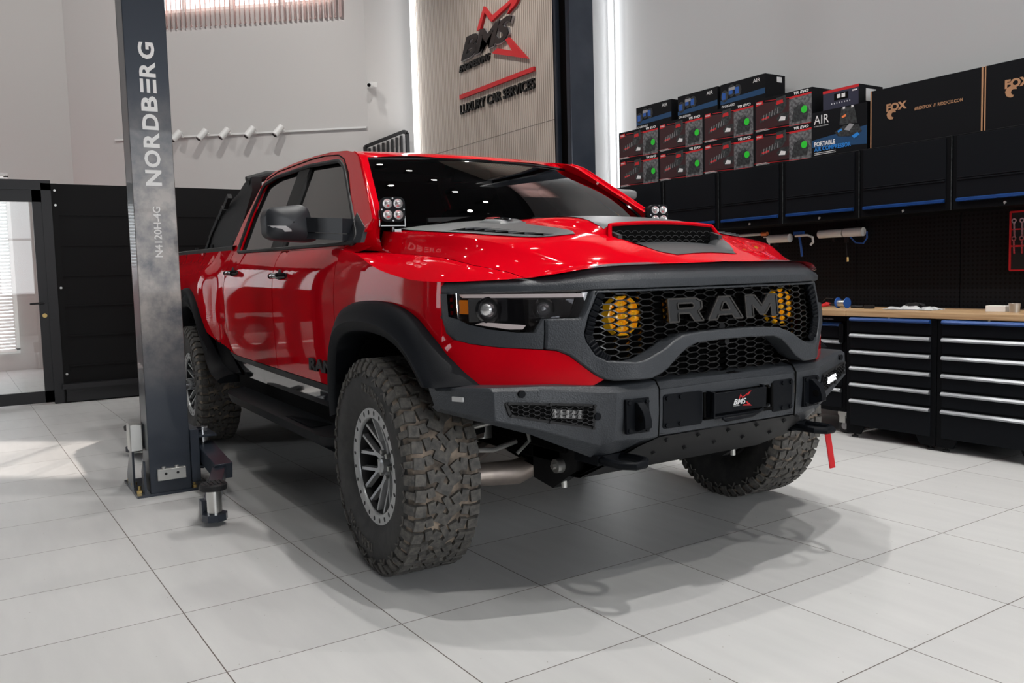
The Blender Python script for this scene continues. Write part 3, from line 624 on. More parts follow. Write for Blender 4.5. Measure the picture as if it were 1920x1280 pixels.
def hexes(mb, region, fn, a, h, w=.0042, depth=.014):
    """flat-topped stretched hexagons: half-width a, half-height h, flat half-length f"""
    f = a*.45; zs = [p[1] for p in region]; xs = [p[0] for p in region]; done = set(); dx = a+f; i = int(min(xs)/dx)-1
    while i*dx < max(xs)+dx:
        j = int(min(zs)/(2*h))-1
        while j*2*h < max(zs)+2*h:
            x = i*dx; z = j*2*h+(h if i % 2 else 0); P = [(x-a, z), (x-f, z+h), (x+f, z+h), (x+a, z), (x+f, z-h), (x-f, z-h)]
            for k in range(6):
                p, q = P[k], P[(k+1) % 6]; key = tuple(sorted(((round(p[0], 3), round(p[1], 3)), (round(q[0], 3), round(q[1], 3)))))
                if key in done: continue
                done.add(key)
                if inpoly(p, region) and inpoly(q, region): mb.bar(Vector(fn(*p)), Vector(fn(*q)), w, depth, up=(1, 0, 0))
            j += 1
        i += 1
    return mb
big = [(-.60, 1.143), (-.64, 1.0), (-.61, .90), (-.44, .875), (-.31, .94), (0, .965), (.31, .94), (.44, .875), (.61, .90), (.64, 1.0), (.60, 1.143)]
low = [(-.42, .815), (-.33, .86), (-.22, .95), (.22, .95), (.33, .86), (.42, .815)]
m = MB(); hexes(m, big, nose_off(-.02), .036, .0115, .0040, .016); hexes(m, low, nose_off(-.02), .036, .0115, .0040, .016)
gr = obj('grille_mesh', m, 'grille_black', truck, smooth=0)
m = MB(); m.bb(.66, .68, -.58, .58, .72, 1.16); m.grid(lambda u, v: (N(-.44+.88*u)-.05+.06*v, -.44+.88*u, .815-.03*v), 10, 1); obj('radiator', m, 'deep_black', truck)
m = MB(); P0 = GO_L; 
for a, b in zip(GO_L[:6], GO_L[1:6]):
    for k in range(4): t = k/4; t2 = (k+.8)/4; m.bar(nose(a[0]+(b[0]-a[0])*t+.022, a[1]+(b[1]-a[1])*t, -.012), nose(a[0]+(b[0]-a[0])*t2+.022, a[1]+(b[1]-a[1])*t2, -.004), .034, .02, up=(1, 0, 0))
both('grille_inner_lip', m, 'flare_black', truck, smooth=0, bevel=.003)
m = MB(); x0 = -.306
def letter(ch, x, w):
    z0, z1 = 1.018, 1.102; h = z1-z0; f = lambda a, b, d: (lambda p: (p[0]+.030-d, p[1], p[2]))(nose(a, b)); t = .022
    def P(L): m.prism([(x+a*w, z0+b*h) for a, b in L], f, .028)
    LT = {'R': ([(0, 0), (0, 1), (.80, 1), (.97, .85), (.97, .56), (.85, .42), (1.0, 0), (.72, 0), (.58, .36), (.27, .36), (.27, 0)], [[(.27, .57), (.27, .80), (.68, .80), (.73, .75), (.73, .62), (.68, .57)]]),
          'A': ([(0, 0), (.33, 1), (.67, 1), (1, 0), (.75, 0), (.69, .20), (.31, .20), (.25, 0)], [[(.37, .40), (.46, .76), (.54, .76), (.63, .40)]]),
          'M': ([(0, 0), (0, 1), (.28, 1), (.5, .50), (.72, 1), (1, 1), (1, 0), (.79, 0), (.79, .56), (.58, .10), (.42, .10), (.21, .56), (.21, 0)], [])}[ch]
    sc_ = lambda L: [(x+a*w, z0+b*h) for a, b in L]
    plate(m, sc_(LT[0]), [sc_(q) for q in LT[1]], f, .03, .05, flip=True); m.mi = 1
    for q in [LT[0]]+LT[1]: P_ = [f(a, b, 0) for a, b in sc_(q)]; [m.bar(P_[k], P_[(k+1) % len(P_)], .006, .006, up=(1, 0, 0)) for k in range(len(P_))]
    m.mi = 0
for ch, x, w in (('R', -.306, .165), ('A', -.118, .185), ('M', .088, .185)): letter(ch, x, w)
obj('grille_lettering', m, ['gloss_black', 'letter_edge'], truck, smooth=0, bevel=.002)
for s in (-1, 1):
    m = MB(); c = Vector((.80, s*.425, 1.045)); 
    for i in range(7):
        a = 2*pi*i/6; dy, dz_ = (0, 0) if i == 6 else (.043*cos(a), .043*sin(a)); m.M = Matrix.Translation(c+Vector((0, dy, dz_))); m.lathe([(.02, 0), (.022, .008), (.012, .016), (.018, .021), (0, .024)], 'X', n=6)
    m.M = Matrix.Translation(c); m.lathe([(-.01, 0), (-.005, .066), (.015, .07), (.012, .076), (-.03, .074)], 'X', n=10); m.M = Matrix.Identity(4)
    obj('driving_light', m, 'amber_yellow', truck, smooth=0)
m = MB(); m.cyl((.84, 0, .985), (.89, 0, .985), .016); m.cyl((.86, 0, .93), (.915, 0, .93), .012); obj('front_camera', m, 'matte_black', truck)

# --- steel bumper: facets at six stations from the centre line to the wing tip
ST = [  # y, then (x,z) rows: back top, top edge, upper face, face bottom, under
 (0.0,   [(.855, .822), (.935, .808), (.953, .788), (.953, .700), (.948, .612), (.86, .585)]),
 (-.366, [(.84, .822), (.915, .808), (.933, .780), (.933, .700), (.925, .608), (.84, .572)]),
 (-.372, [(.84, .822), (.918, .810), (.938, .780), (.938, .700), (.930, .606), (.84, .560)]),
 (-.545, [(.80, .815), (.895, .806), (.912, .782), (.908, .700), (.890, .606), (.83, .545)]),
 (-.585, [(.78, .815), (.88, .806), (.892, .784), (.877, .690), (.862, .590), (.80, .540)]),
 (-.80,  [(.66, .815), (.785, .818), (.802, .800), (.801, .735), (.800, .665), (.74, .64)]),
 (-.95,  [(.55, .815), (.72, .818), (.74, .806), (.7426, .765), (.747, .706), (.69, .69)]),
 (-1.045,[(.44, .808), (.49, .806), (.50, .795), (.51, .775), (.535, .735), (.50, .72)]),
 (-1.05, [(.43, .800), (.450, .800), (.455, .790), (.47, .77), (.49, .742), (.47, .735)])]
m = MB()
def bst(i, s): y, r = ST[i]; return [(x, s*abs(y)*1.0, z) for x, z in r]
allst = [bst(i, 1) for i in range(len(ST)-1, 0, -1)]+[bst(0, 1)]+[bst(i, -1) for i in range(1, len(ST))]
vs = [p for r in allst for p in r]; k = 6
# the winch opening is cut out of the centre section
fs = []
for i in range(len(allst)-1):
    for j in range(k-1):
        if i in (7, 8) and j in (2, 3): continue
        fs.append((i*k+j, (i+1)*k+j, (i+1)*k+j+1, i*k+j+1))
m.add(vs, fs)
def cface(y, z, d=0): a = abs(y); return (.953-.020*(a/.366)-max(0, .70-z)*.07-d, y, z)
plate(m, [(-.366, .780), (-.2, .784), (0, .788), (.2, .784), (.366, .780), (.366, .608), (.2, .610), (0, .612), (-.2, .610), (-.366, .608)], [[(-.15, .745), (.205, .745), (.215, .735), (.215, .665), (.205, .655), (-.15, .655)]], cface, .02, .05, flip=True)
bump = obj('front_bumper', m, 'black_texture', truck, smooth=18, bevel=.004)
m = MB()
for s in (1, -1): m.tube([(.86, s*.369, .823), (.918, s*.369, .811), (.938, s*.369, .782), (.936, s*.369, .700), (.928, s*.369, .607), (.90, s*.40, .585), (.83, s*.46, .545)], .003, 6)
obj('bumper_seam', m, 'deep_black', bump)
def wface(y, z, d=0):   # wing face between y=-.585 and y=-.95
    t = (-.585-y)/(.95-.585); xt = .892+(.74-.892)*t; xb = .862+(.755-.862)*t; q = (z-.6)/.2; return (xb+(xt-xb)*q+.009-d, y, z)
V0 = rnd([(-.918, .770), (-.614, .745), (-.613, .655), (-.905, .718)], .012, 3)
m = MB(); plate(m, V0, [[(-.908, .762), (-.624, .738), (-.623, .664), (-.895, .725)]], wface, .012, .05, flip=True); m.mi = 1
plate(m, [(-.908, .762), (-.624, .738), (-.623, .664), (-.895, .725)], [], lambda y, z, d: wface(y, z, d-.0005), .003, .05, flip=True); m.mi = 0
hexes(m, [(-.910, .764), (-.622, .740), (-.621, .662), (-.897, .723)], lambda y, z: (lambda p: (p[0]+.003, p[1], p[2]))(wface(y, z)), .0125, .0075, .0028, .006)
for a, b in ((-.906, .765), (-.898, .722), (-.77, .754), (-.77, .692), (-.620, .739), (-.620, .660)): m.cyl(wface(a, b, -.001), wface(a, b, -.007), .006, 8)
both('bumper_vent', m, ['matte_black', 'deep_black'], bump, smooth=0)
m = MB(); 
plate(m, [(-.765, .738), (-.662, .728), (-.662, .696), (-.765, .706)], [], lambda y, z, d: wface(y, z, d-.004), .01, .05, flip=True); m.mi = 1
for i in range(5):
    for j in range(2): y = -.755+.021*i; z = .729-.002*i-.015*j; c = wface(y, z, -.005); m.box(c, (.008, .017, .012), Matrix.Rotation(.4, 3, 'Z'), .5)
both('bumper_light_bar', m, ['gloss_black', 'lens_clear'], bump, smooth=0)
m = MB(); m.box((.60, -1.012, .772), (.05, .006, .016), Matrix.Rotation(.38, 3, 'Z')); both('side_marker', m, 'clear_reflector', bump, smooth=0)
for y, z in ((-.86, .795), (-.605, .70)):
    m = MB(); c = Vector(wface(max(y, -.95), z)); m.cyl(c-Vector((.01, 0, 0)), c+Vector((.002, -.001, 0)), .013, 16); both('parking_sensor', m, 'flare_black', bump)
# bolted centre plates
def rrect(y0, y1, z0, z1, r): return rnd([(y0, z0), (y0, z1), (y1, z1), (y1, z0)], r, 3)
for y0, y1, ys in ((-.350, -.165, (-.335, -.272)), (.225, .350, (.285, .335))):
    m = MB(); plate(m, rrect(y0, y1, .632, .758, .012), [], lambda y, z, d: cface(y, z, d-.004), .006, .1, flip=True); bp_ = obj('bumper_plate', m, 'flare_black', bump, smooth=0)
    for y in ys:
        for z in (.745, .645): m = MB(); c = Vector(cface(y, z)); m.cyl(c, c+Vector((.011, 0, 0)), .0085, 6); obj('bolt', m, 'flare_black', bump, smooth=0)
# winch recess, fairlead and licence box
m = MB(); m.bb(.80, .81, -.17, .23, .64, .76); m.bb(.81, .95, -.16, -.15, .65, .75); m.bb(.81, .945, .215, .225, .65, .75); m.bb(.81, .95, -.16, .22, .645, .655); obj('winch_recess', m, 'deep_black', bump, smooth=0)
m = MB(); m.cyl((.87, -.14, .70), (.87, .21, .70), .032, 20); m.mi = 1; m.cyl((.90, .165, .712), (.90, .205, .712), .013, 12); obj('winch_drum', m, ['matte_black', 'brass'], bump)
m = MB(); pb = Matrix.Translation((.975, .003, .703)) @ Matrix.Rotation(.04, 4, 'Y'); m.M = pb; m.bb(-.012, .0, -.148, .148, -.036, .042); m.bb(-.03, .012, -.148, -.140, -.05, .05); m.bb(-.03, -.012, .140, .150, -.05, .05)
m.tube([(.008, -.10, -.052), (.016, -.09, -.06), (.016, .05, -.058), (.004, .12, -.045)], .007, 8); m.bb(-.03, .01, -.14, .10, -.052, -.044)
lb = obj('fairlead_cover', m, 'flare_black', bump, bevel=.002)
def star(mb, fn, s=1.0):
    A = [(.555, .62), (.61, 1.02), (.668, .80), (.92, 1.16), (.855, .92), (.79, .84), (.835, 1.0), (.668, .70), (.615, .885), (.585, .62)]
    B = [(.80, .46), (.945, .13), (.672, .215), (.712, .29), (.825, .255), (.772, .43)]
    for P in (A, B): mb.prism(P, lambda a, b, d: fn(a, b, d), .01)
m = MB(); m.M = pb; fn = lambda a, b, c: (.0008+c, -.035+(a-.42)*.19, -.030+b*.058)
m.prism([(.555, .62), (.61, 1.02), (.668, .80), (.92, 1.16), (.855, .92), (.79, .84), (.835, 1.0), (.668, .70), (.615, .885), (.585, .62)], lambda a, b, d: fn(a, b, -d), -.001)
m.prism([(.80, .46), (.945, .13), (.672, .215), (.712, .29), (.825, .255), (.772, .43)], lambda a, b, d: fn(a, b, -d), -.001)
m.mi = 1; add_text(m, 'BMS', lambda a, b, c: (.0015+c, -.036+a, -.010+b), ext=.0008, bold=.02, shear=.3, w=.068, h=.021); add_text(m, 'TUNING', lambda a, b, c: (.0015+c, -.036+a, -.016+b), ext=.0005, shear=.3, w=.035, h=.003)
obj('cover_emblem', m, ['print_red', 'print_white'], bump, smooth=0)
m = MB(); tf = lambda a, b, c: (.935-b*.9, -.018+a, .8085+b*.16+c)
add_text(m, 'BMS', tf, ext=.0012, bold=.02, shear=.3, w=.055, h=.018)
m.prism([(.555, .62), (.61, 1.02), (.668, .80), (.92, 1.16), (.855, .92), (.79, .84), (.835, 1.0), (.668, .70), (.615, .885), (.585, .62)], lambda a, b, d: tf((a-.42)*.14, b*.03-.005, d*.1), .012)
m.prism([(.80, .46), (.945, .13), (.672, .215), (.712, .29), (.825, .255), (.772, .43)], lambda a, b, d: tf((a-.42)*.14, b*.03-.005, d*.1), .012)
obj('bumper_emblem', m, 'deep_black', bump, smooth=0)
# recovery clevis mounts
def clevis():
    mb = MB(); mb.M = Matrix.Translation((.929, -.468, .694)) @ Matrix.Rotation(-.08, 4, 'Z')
    mb.bb(-.01, .006, -.050, .050, -.062, .062); 
    for y in (-.038, .038):
        for z in (-.05, .05): mb.cyl((.0, y, z), (.014, y, z), .009, 6)
    mb.prism([(0, -.052), (0, .052), (.022, .05), (.055, .02), (.066, -.01), (.066, -.035), (.02, -.052)], lambda a, b, d: (a, -.014+d, b), .03)
    mb.mi = 1; mb.cyl((.038, -.0155, -.004), (.038, .0175, -.004), .015, 14); return mb
both('recovery_point', clevis(), ['flare_black', 'deep_black'], bump, smooth=30, bevel=.002)
# lower skid and hooks
m = MB(); sk = [(.93, .605, .36), (.90, .575, .44), (.80, .50, .50), (.62, .415, .50), (.35, .40, .50), (.0, .42, .45)]
m.grid(lambda u, v: (lambda k, t: (sk[k][0]+(sk[min(k+1, 5)][0]-sk[k][0])*t, (-1+2*v)*(sk[k][2]+(sk[min(k+1, 5)][2]-sk[k][2])*t), sk[k][1]+(sk[min(k+1, 5)][1]-sk[k][1])*t))(min(4, int(u*5)), u*5-min(4, int(u*5))), 5, 6, flip=True)
m.grid(lambda u, v: (lambda k, t: (sk[k][0]+(sk[min(k+1, 5)][0]-sk[k][0])*t, (-1+2*v)*(sk[k][2]+(sk[min(k+1, 5)][2]-sk[k][2])*t), sk[k][1]+.012+(sk[min(k+1, 5)][1]-sk[k][1])*t))(min(4, int(u*5)), u*5-min(4, int(u*5))), 5, 6)
for y in (-.32, -.16, .0, .16, .32):
    for x, z in ((.915, .588), (.84, .53)): m.cyl((x, y, z), (x+.008, y, z-.008), .008, 6)
obj('skid_plate', m, 'matte_black', truck, smooth=20)
m = MB(); m.tube([(.80, -.475, .53), (.90, -.46, .535), (.96, -.46, .535), (.99, -.49, .533), (.99, -.53, .532), (.95, -.565, .532), (.88, -.57, .532), (.80, -.55, .53)], .015, 10); m.bar((.70, -.52, .53), (.84, -.52, .53), .12, .035); both('tow_hook', m, 'flare_black', truck)
m = MB(); m.grid(lambda u, v: (.975+.01*u, .50+.035*v+.02*u, .52-.15*u), 4, 1); m.grid(lambda u, v: (.978+.01*u, .50+.035*v+.02*u, .52-.15*u), 4, 1, flip=True); obj('tow_strap', m, 'strap_red', truck)

# --- wheels (local: axle along y, outer face towards -y)
TR, TW = .428, .150
def tyre_mb():
    m = MB(); prof = [(-.118, .232), (-.128, .245), (-.150, .29), (-.157, .335), (-.152, .375), (-.146, .402), (-.132, .420), (-.10, .427), (-.05, .430), (0, .431), (.05, .430), (.10, .427), (.132, .420), (.146, .402), (.152, .375), (.157, .335), (.150, .29), (.128, .245), (.118, .232)]
    m.lathe(prof[::-1], 'Y', n=96); 
    for i, f in enumerate(m.f): m.m[i] = 0
    k = len(prof)-1
    for i in range(len(m.f)): m.m[i] = 1 if 5 <= (i % k) <= 12 else 0
    n = 46
    for i in range(n):
        a0 = 2*pi*i/n
        def blk(y, da, w, l, tw, r=.4365, h=.014):
            a = a0+da; Mx = Matrix.Rotation(-a, 4, 'Y') @ Matrix.Translation((r, y, 0)) @ Matrix.Rotation(tw, 4, 'X'); m.M = Mx; m.mi = 2; m.box((0, 0, 0), (h, w, l), taper=1)
        p = 2*pi/n; j = (i % 2)
        for s, off in ((-1, 0), (1, .5)):
            blk(s*.113, p*off, .042, .044, s*.12)                         # outer shoulder block
            blk(s*(.073-.006*j), p*(off+.12), .030, .046 if j else .036, -s*.2)
            blk(s*(.030+.006*j), p*(off+.35*(1-j)), .040, .040, s*.55)
            if i % 2 == (0 if s > 0 else 1): blk(s*.002, p*.25, .024, .062, -s*.5)
            a = a0+p*off; Mx = Matrix.Rotation(-a, 4, 'Y'); m.M = Mx        # shoulder lug running down the sidewall
            yo = s*.139; L = .385 if j else .398
            q = [(.436, s*.118), (.430, s*.140), (.410, s*.152), (L, s*.1575), (L, s*.150), (.42, s*.12)]
            hw = .019 if j else .013; vs = [(r, y, z) for z in (-hw, hw) for r, y in q]; nn = len(q)
            f = [tuple(range(nn)) if s > 0 else tuple(range(nn-1, -1, -1)), tuple(range(2*nn-1, nn-1, -1)) if s > 0 else tuple(range(nn, 2*nn))]
            f += [((b, b+nn, (b+1) % nn+nn, (b+1) % nn) if s > 0 else ((b+1) % nn, (b+1) % nn+nn, b+nn, b)) for b in range(nn)]
            m.add(vs, f)
            if j:
                Mx = Matrix.Rotation(-(a+p*.5), 4, 'Y'); m.M = Mx; m.bar((.372, s*.1555, -.012), (.392, s*.1555, .012), .006, .006, up=(0, 1, 0)); m.bar((.392, s*.1545, .012), (.372, s*.1555, .034), .006, .006, up=(0, 1, 0))
    m.M = Matrix.Identity(4); m.mi = 2
    for st, word in ((pi*.5, 'WRANGLER'), (-pi*.5, 'TERRITORY')):
        for i, ch in enumerate(word):
            vs, f, w, h = text_geo(ch, bold=.03, h=.034, w=.026 if ch != 'I' else .008)
            a = st-(i-(len(word)-1)/2)*.105; m.M = Matrix.Rotation(-a, 4, 'Y') @ Matrix.Translation((.312, -.1535, 0)); m.add([(y_, -z_*.006, (w/2-x_)) for x_, y_, z_ in vs], f)
    m.M = Matrix.Identity(4); return m
def rim_mb():
    m = MB()
    m.lathe([(-.118, .243), (-.124, .240), (-.124, .201), (-.118, .197), (-.100, .196), (-.095, .205), (-.06, .212), (.05, .205), (.11, .228), (.12, .236), (.12, .222), (.05, .196), (-.05, .200), (-.09, .190), (-.112, .194)], 'Y', n=72)
    k = 14
    for i in range(len(m.f)): m.m[i] = 1 if (i % k) < 3 else (2 if (i % k) >= 5 else 0)
    m.mi = 0; ns = 8
    for i in range(ns):
        a = 2*pi*i/ns; m.M = Matrix.Rotation(-a, 4, 'Y')
        def br(p, q, w0, w1, h): # tapered bar in the wheel plane: p=(r,t,y)
            A = Vector((p[0], p[2], p[1])); B = Vector((q[0], q[2], q[1])); d = (B-A).normalized(); sd = Vector((0, 1, 0)).cross(d).normalized(); vs = []
            for P_, w in ((A, w0), (B, w1)):
                for sg, hh in ((-1, 0), (1, 0), (.62, -h), (-.62, -h)): vs.append(P_+sd*w/2*(sg if hh == 0 else sg)+Vector((0, (.018 if hh == 0 else -.004), 0)))
            m.add(vs, [(0, 1, 2, 3), (7, 6, 5, 4), (0, 4, 5, 1), (1, 5, 6, 2), (2, 6, 7, 3), (3, 7, 4, 0)])
        br((.035, 0, -.062), (.110, 0, -.079), .034, .034, .022); 
        for s in (1, -1): br((.096, s*.004, -.076), (.199, s*.044, -.106), .020, .022, .022)
        br((.199, .044, -.106), (.188, .082, -.102), .020, .020, .02)
    m.M = Matrix.Identity(4)
    m.lathe([(-.055, .0), (-.055, .062), (-.045, .072), (.02, .075)], 'Y', n=32); m.lathe([(-.098, 0), (-.100, .020), (-.094, .030), (-.05, .034)], 'Y', n=24)
    for i in range(6):
        a = 2*pi*i/6+.2; m.cyl((.052*cos(a), -.05, .052*sin(a)), (.052*cos(a), -.085, .052*sin(a)), .011, 6, mi=3)
    for i in range(24):        # slots in the bead ring
        a = 2*pi*i/24; m.M = Matrix.Rotation(-a, 4, 'Y'); m.mi = 2
        m.prism([(.0105*cos(t*pi/6)+.2215, .0075*sin(t*pi/6)) for t in range(12)], lambda p, q, d: (p, -.1248+d, q), .002)
    m.M = Matrix.Identity(4); return m
def wheel():
    t = MB(); r = obj('wheel', rim_mb(), ['alloy', 'alloy_ring', 'matte_black', 'zinc'], truck, smooth=35)
    obj('tyre', tyre_mb(), ['rubber', 'tread_dust', 'rubber_tread'], r, smooth=30)
    m = MB(); m.lathe([(.0, .09), (.0, .178), (.028, .178), (.028, .09)], 'Y', n=40, closed=True); m.mi = 1
    m.lathe([(-.02, .12), (-.02, .19), (.05, .19), (.05, .12)], 'Y', n=12, closed=True, a0=2.4, a1=3.6); m.cyl((0, .0, 0), (0, .14, 0), .075, 20); obj('brake_disc', m, ['zinc', 'matte_black'], r); return r
w0 = wheel(); w0.location = (.02, -.970, .44); w0.rotation_euler = (0, .35, -.035)
def wcopy(loc, rot):
    c = w0.copy(); COL.objects.link(c); c.parent = truck; c.location = loc; c.rotation_euler = rot
    for g in w0.children: d = g.copy(); COL.objects.link(d); d.parent = c
    return c
wr = wcopy((RX, -.955, .44), (0, 1.1, 0)); wcopy((RX, .955, .44), (0, .3, pi)); wcopy((.02, 1.02, .44), (0, .8, pi-.035))
m = MB(); m.lathe([(-1.155, .0), (-1.155, .033), (-1.15, .038), (-1.10, .040), (-1.04, .045), (-1.03, .09)], 'Y', c=(RX, 0, .44), n=28); both('hub_cap', m, 'chrome', truck)

# --- sills, cladding, running boards, handles, badges
m = MB(); CL = [(-2.60, .745), (-2.45, .728), (-1.572, .706), (-.60, .688), (-.60, .655), (-1.57, .675), (-2.48, .70)]
plate(m, CL, [], lambda x, z, d: side(x, z, d-.006), .02, .06); both('door_trim_strip', m, 'matte_black', truck)
m = MB(); plate(m, [(-2.53, .70), (-1.57, .676), (-.60, .657), (-.60, .572), (-1.5, .585), (-2.25, .60)], [], lambda x, z, d: side(x, z, d+.004), .02, .06); both('gloss_sill_panel', m, 'gloss_black', truck)
m = MB(); plate(m, [(-2.93, .82), (-2.69, .765), (-2.62, .75), (-2.40, .60), (-2.84, .60)], [], lambda x, z, d: side(x, z, d+.0), .02, .06); both('bed_corner_panel', m, 'gloss_black', truck)
m = MB(); q = [(-.40, .455), (-.62, .478), (-2.2, .485), (-2.42, .50)]
m.grid(lambda u, v: (-.36-2.06*u, -(.90+.22*(1-max(0, 1-u*9)**2*.5-max(0, (u-.89)*9)**2*.3)*v), .482+.03*u+.015*(1-v)), 30, 4); 
m.grid(lambda u, v: (-.36-2.06*u, -(.90+.22*(1-max(0, 1-u*9)**2*.5-max(0, (u-.89)*9)**2*.3)*1.0)+.02*v, .482+.03*u-.055*v), 30, 2, flip=True)
m.grid(lambda u, v: (-.36-2.06*u, -(.90+.20*v), .427+.03*u), 10, 2, flip=True)
for i in range(26): 
    for x0_ in (-.75, -1.85): m.box((x0_-.016*i, -1.04, .492+.01*((-x0_)/2)), (.006, .10, .006))
for x in (-.7, -1.4, -2.1): m.bar((x, -.70, .48), (x, -.92, .46), .06, .03)
both('running_board', m, 'flare_black', truck)
def handle(x, z): 
    m = MB(); y = -sy(x, z); m.M = Matrix.Translation((x, y, z)); m.tube([(-.095, -.004, .0), (-.08, -.03, .0), (-.03, -.038, .002), (.04, -.038, .0), (.085, -.03, -.002), (.10, -.002, 0)], [.014, .017, .015, .015, .019, .017], 10); m.mi = 1; m.lathe([(-.002, .0), (-.002, .038)], 'Y', n=16); m.cyl((.115, -.001, 0), (.115, -.012, 0), .012, 12, mi=0); return m
for d_, x, z in ((fd, -1.44, 1.235), (rd, -2.46, 1.268)):
    obj('door_handle', handle(x, z), ['gloss_black', 'matte_black'], d_[0]); obj('door_handle', handle(x, z).mirrored(), ['gloss_black', 'matte_black'], d_[1])
m = MB(); add_text(m, 'RAM', lambda a, b, c: (-.98+a, -sy(-.8, .79)-.002-c, .752+b), ext=.01, bold=.05, w=.33, h=.062); obj('door_badge', m, 'matte_black', fd[0], smooth=0)
m = MB(); add_text(m, 'RAM', lambda a, b, c: (-.65-a, sy(-.8, .79)+.002+c, .752+b), ext=.01, bold=.05, w=.33, h=.062); obj('door_badge', m, 'matte_black', fd[1], smooth=0)
# --- tow mirror
MX = -.84; m = MB(); H = rnd([(-1.238, 1.425), (-1.242, 1.52), (-1.22, 1.556), (-1.065, 1.574), (-1.03, 1.560), (-1.012, 1.50), (-.985, 1.405), (-1.02, 1.392), (-1.20, 1.404)], .02, 4); CY, CZ = -1.115, 1.487
m.prism(H, lambda a, b, d: (MX+d, a, b), -.08)
Hn = len(H); m.grid(lambda u, v: (lambda i, t, q: (MX+.045*math.sin(q), CY+(H[i % Hn][0]+(H[(i+1) % Hn][0]-H[i % Hn][0])*t-CY)*math.cos(q), CZ+(H[i % Hn][1]+(H[(i+1) % Hn][1]-H[i % Hn][1])*t-CZ)*math.cos(q)))(int(u*Hn+1e-9), u*Hn-int(u*Hn+1e-9), v*pi/2*.98), Hn, 6)
m.bar((MX-.01, -1.03, 1.478), (-.575, -.93, 1.455), .07, .070); m.bar((MX-.01, -1.03, 1.425), (-.575, -.935, 1.402), .06, .030)
mm = both('door_mirror', m, 'mirror_plastic', truck, fix=True, smooth=40, bevel=.004)
dome = lambda a, b, d=0: (MX+.0035+.045*max(0, 1-((a-CY)/.125)**2-((b-CZ)/.082)**2)**.5-d, a, b)
m = MB(); plate(m, [(-1.236, 1.448), (-1.234, 1.470), (-1.155, 1.468), (-1.13, 1.452), (-1.126, 1.442), (-1.18, 1.440)], [], dome, .02, .012, flip=True); obj('mirror_indicator', m, 'clear_reflector', mm[0]); obj('mirror_indicator', m.mirrored(), 'clear_reflector', mm[1])
m = MB(); m.prism([(-1.225, 1.43), (-1.225, 1.545), (-1.04, 1.555), (-1.01, 1.42)], lambda a, b, d: (MX-.086+d, a, b), .006); obj('mirror_glass', m, 'chrome', mm[0]); obj('mirror_glass', m.mirrored(), 'chrome', mm[1])
# --- light pods on brackets
for s in (-1, 1):
    m = MB(); m.M = Matrix.Translation((-.36, s*.80, 1.515)) @ Matrix.Rotation(-.30, 4, 'Z'); m.prism(rnd([(-.056, -.056), (-.056, .056), (.056, .056), (.056, -.056)], .03, 4), lambda a, b, d: (.03-d, a, b), .035); m.box((-.03, 0, 0), (.05, .09, .10)); 
    for i in range(5): m.box((-.045, 0, -.04+.02*i), (.05, .10, .004))
    pod = obj('pod_light', m, 'flare_black', truck, bevel=.002); m2 = MB(); m2.M = m.M
    for y in (-.024, .024):
        for z in (-.024, .026): m2.M = m.M @ Matrix.Translation((.031, y, z)); m2.lathe([(.0, .0), (.008, .006), (.004, .014), (.006, .021), (.0, .0225)], 'X', n=14)
    obj('pod_lens', m2, 'lens_clear', pod, smooth=0)
    m3 = MB(); m3.M = m.M; m3.bb(-.03, .03, -.055, .055, -.075, -.070); m3.bb(-.02, .0, -.06, -.056, -.075, .0); m3.bb(-.02, .0, .056, .06, -.075, .0); m3.cyl((0, 0, -.07), (0, 0, -.10), .01); m3.box((-.02, .02, -.095), (.10, .03, .012))
    for y, z in ((0, .05), (0, -.05), (-.05, 0), (.05, 0)): m3.cyl((.03, y, z), (.034, y, z), .004, 8)
    obj('pod_bracket', m3, 'brass' if False else 'gloss_black', pod)
# --- bed, tailgate, roll bar
m = MB(); m.bb(-4.92, -2.70, -.80, .80, .85, .88); m.bb(-2.72, -2.69, -.9, .9, .85, 1.42)
for s in (1, -1): m.bb(-4.92, -2.70, s*.80, s*.78, .88, 1.44)
obj('bed_liner', m, 'black_liner', truck)
m = MB(); m.grid(lambda u, v: (-2.70-2.22*u, -(.80+.125*v), 1.452+.012*math.sin(pi*v)+.028*u*1.0), 20, 4, flip=True); m.grid(lambda u, v: (-2.70-2.22*u, -.925+.0*v, 1.452+.028*u-.03*v), 10, 1, flip=True)
for x in (-2.9, -3.55, -4.1): m.cyl((x, -.86, 1.46), (x, -.86, 1.50), .012, 8)
both('bed_rail_cap', m, 'matte_black', truck)
m = MB(); m.bb(-4.95, -4.91, -.92, .92, .80, 1.46); obj('tailgate', m, 'red_paint', truck, bevel=.012)
m = MB(); m.bb(-5.12, -4.95, -.98, .98, .56, .74); obj('rear_bumper', m, 'flare_black', truck, bevel=.02)
m = MB(); m.bb(-4.94, -4.88, -.985, -.90, .95, 1.40); both('tail_light', m, 'red_paint', truck, bevel=.01)
m = MB(); rb = [(-4.05, 1.46), (-3.86, 1.60), (-3.55, 1.74), (-3.24, 1.86), (-3.05, 1.92), (-2.86, 1.945), (-2.86, 1.85), (-2.98, 1.55), (-3.05, 1.46)]
m.prism(rb, lambda a, b, d: (a, -.80+d+(.12 if b > 1.8 else 0)*.6, b), .07)
for i, (x, z) in enumerate([(-3.92, 1.52), (-3.78, 1.60), (-3.62, 1.67), (-3.45, 1.74), (-3.27, 1.81)]): m.box((x, -.80, z-.005), (.16, .03, .035), Matrix.Rotation(-.45, 3, 'Y'))
m.bb(-3.9, -2.95, -.85, -.74, 1.455, 1.475)
m.merge(m.mirrored()); m.tube([(-2.93, -.74, 1.92), (-2.93, -.60, 1.965), (-2.93, .60, 1.965), (-2.93, .74, 1.92)], .035, 12)
obj('roll_bar', m, 'matte_black', truck, fix=False, smooth=30)
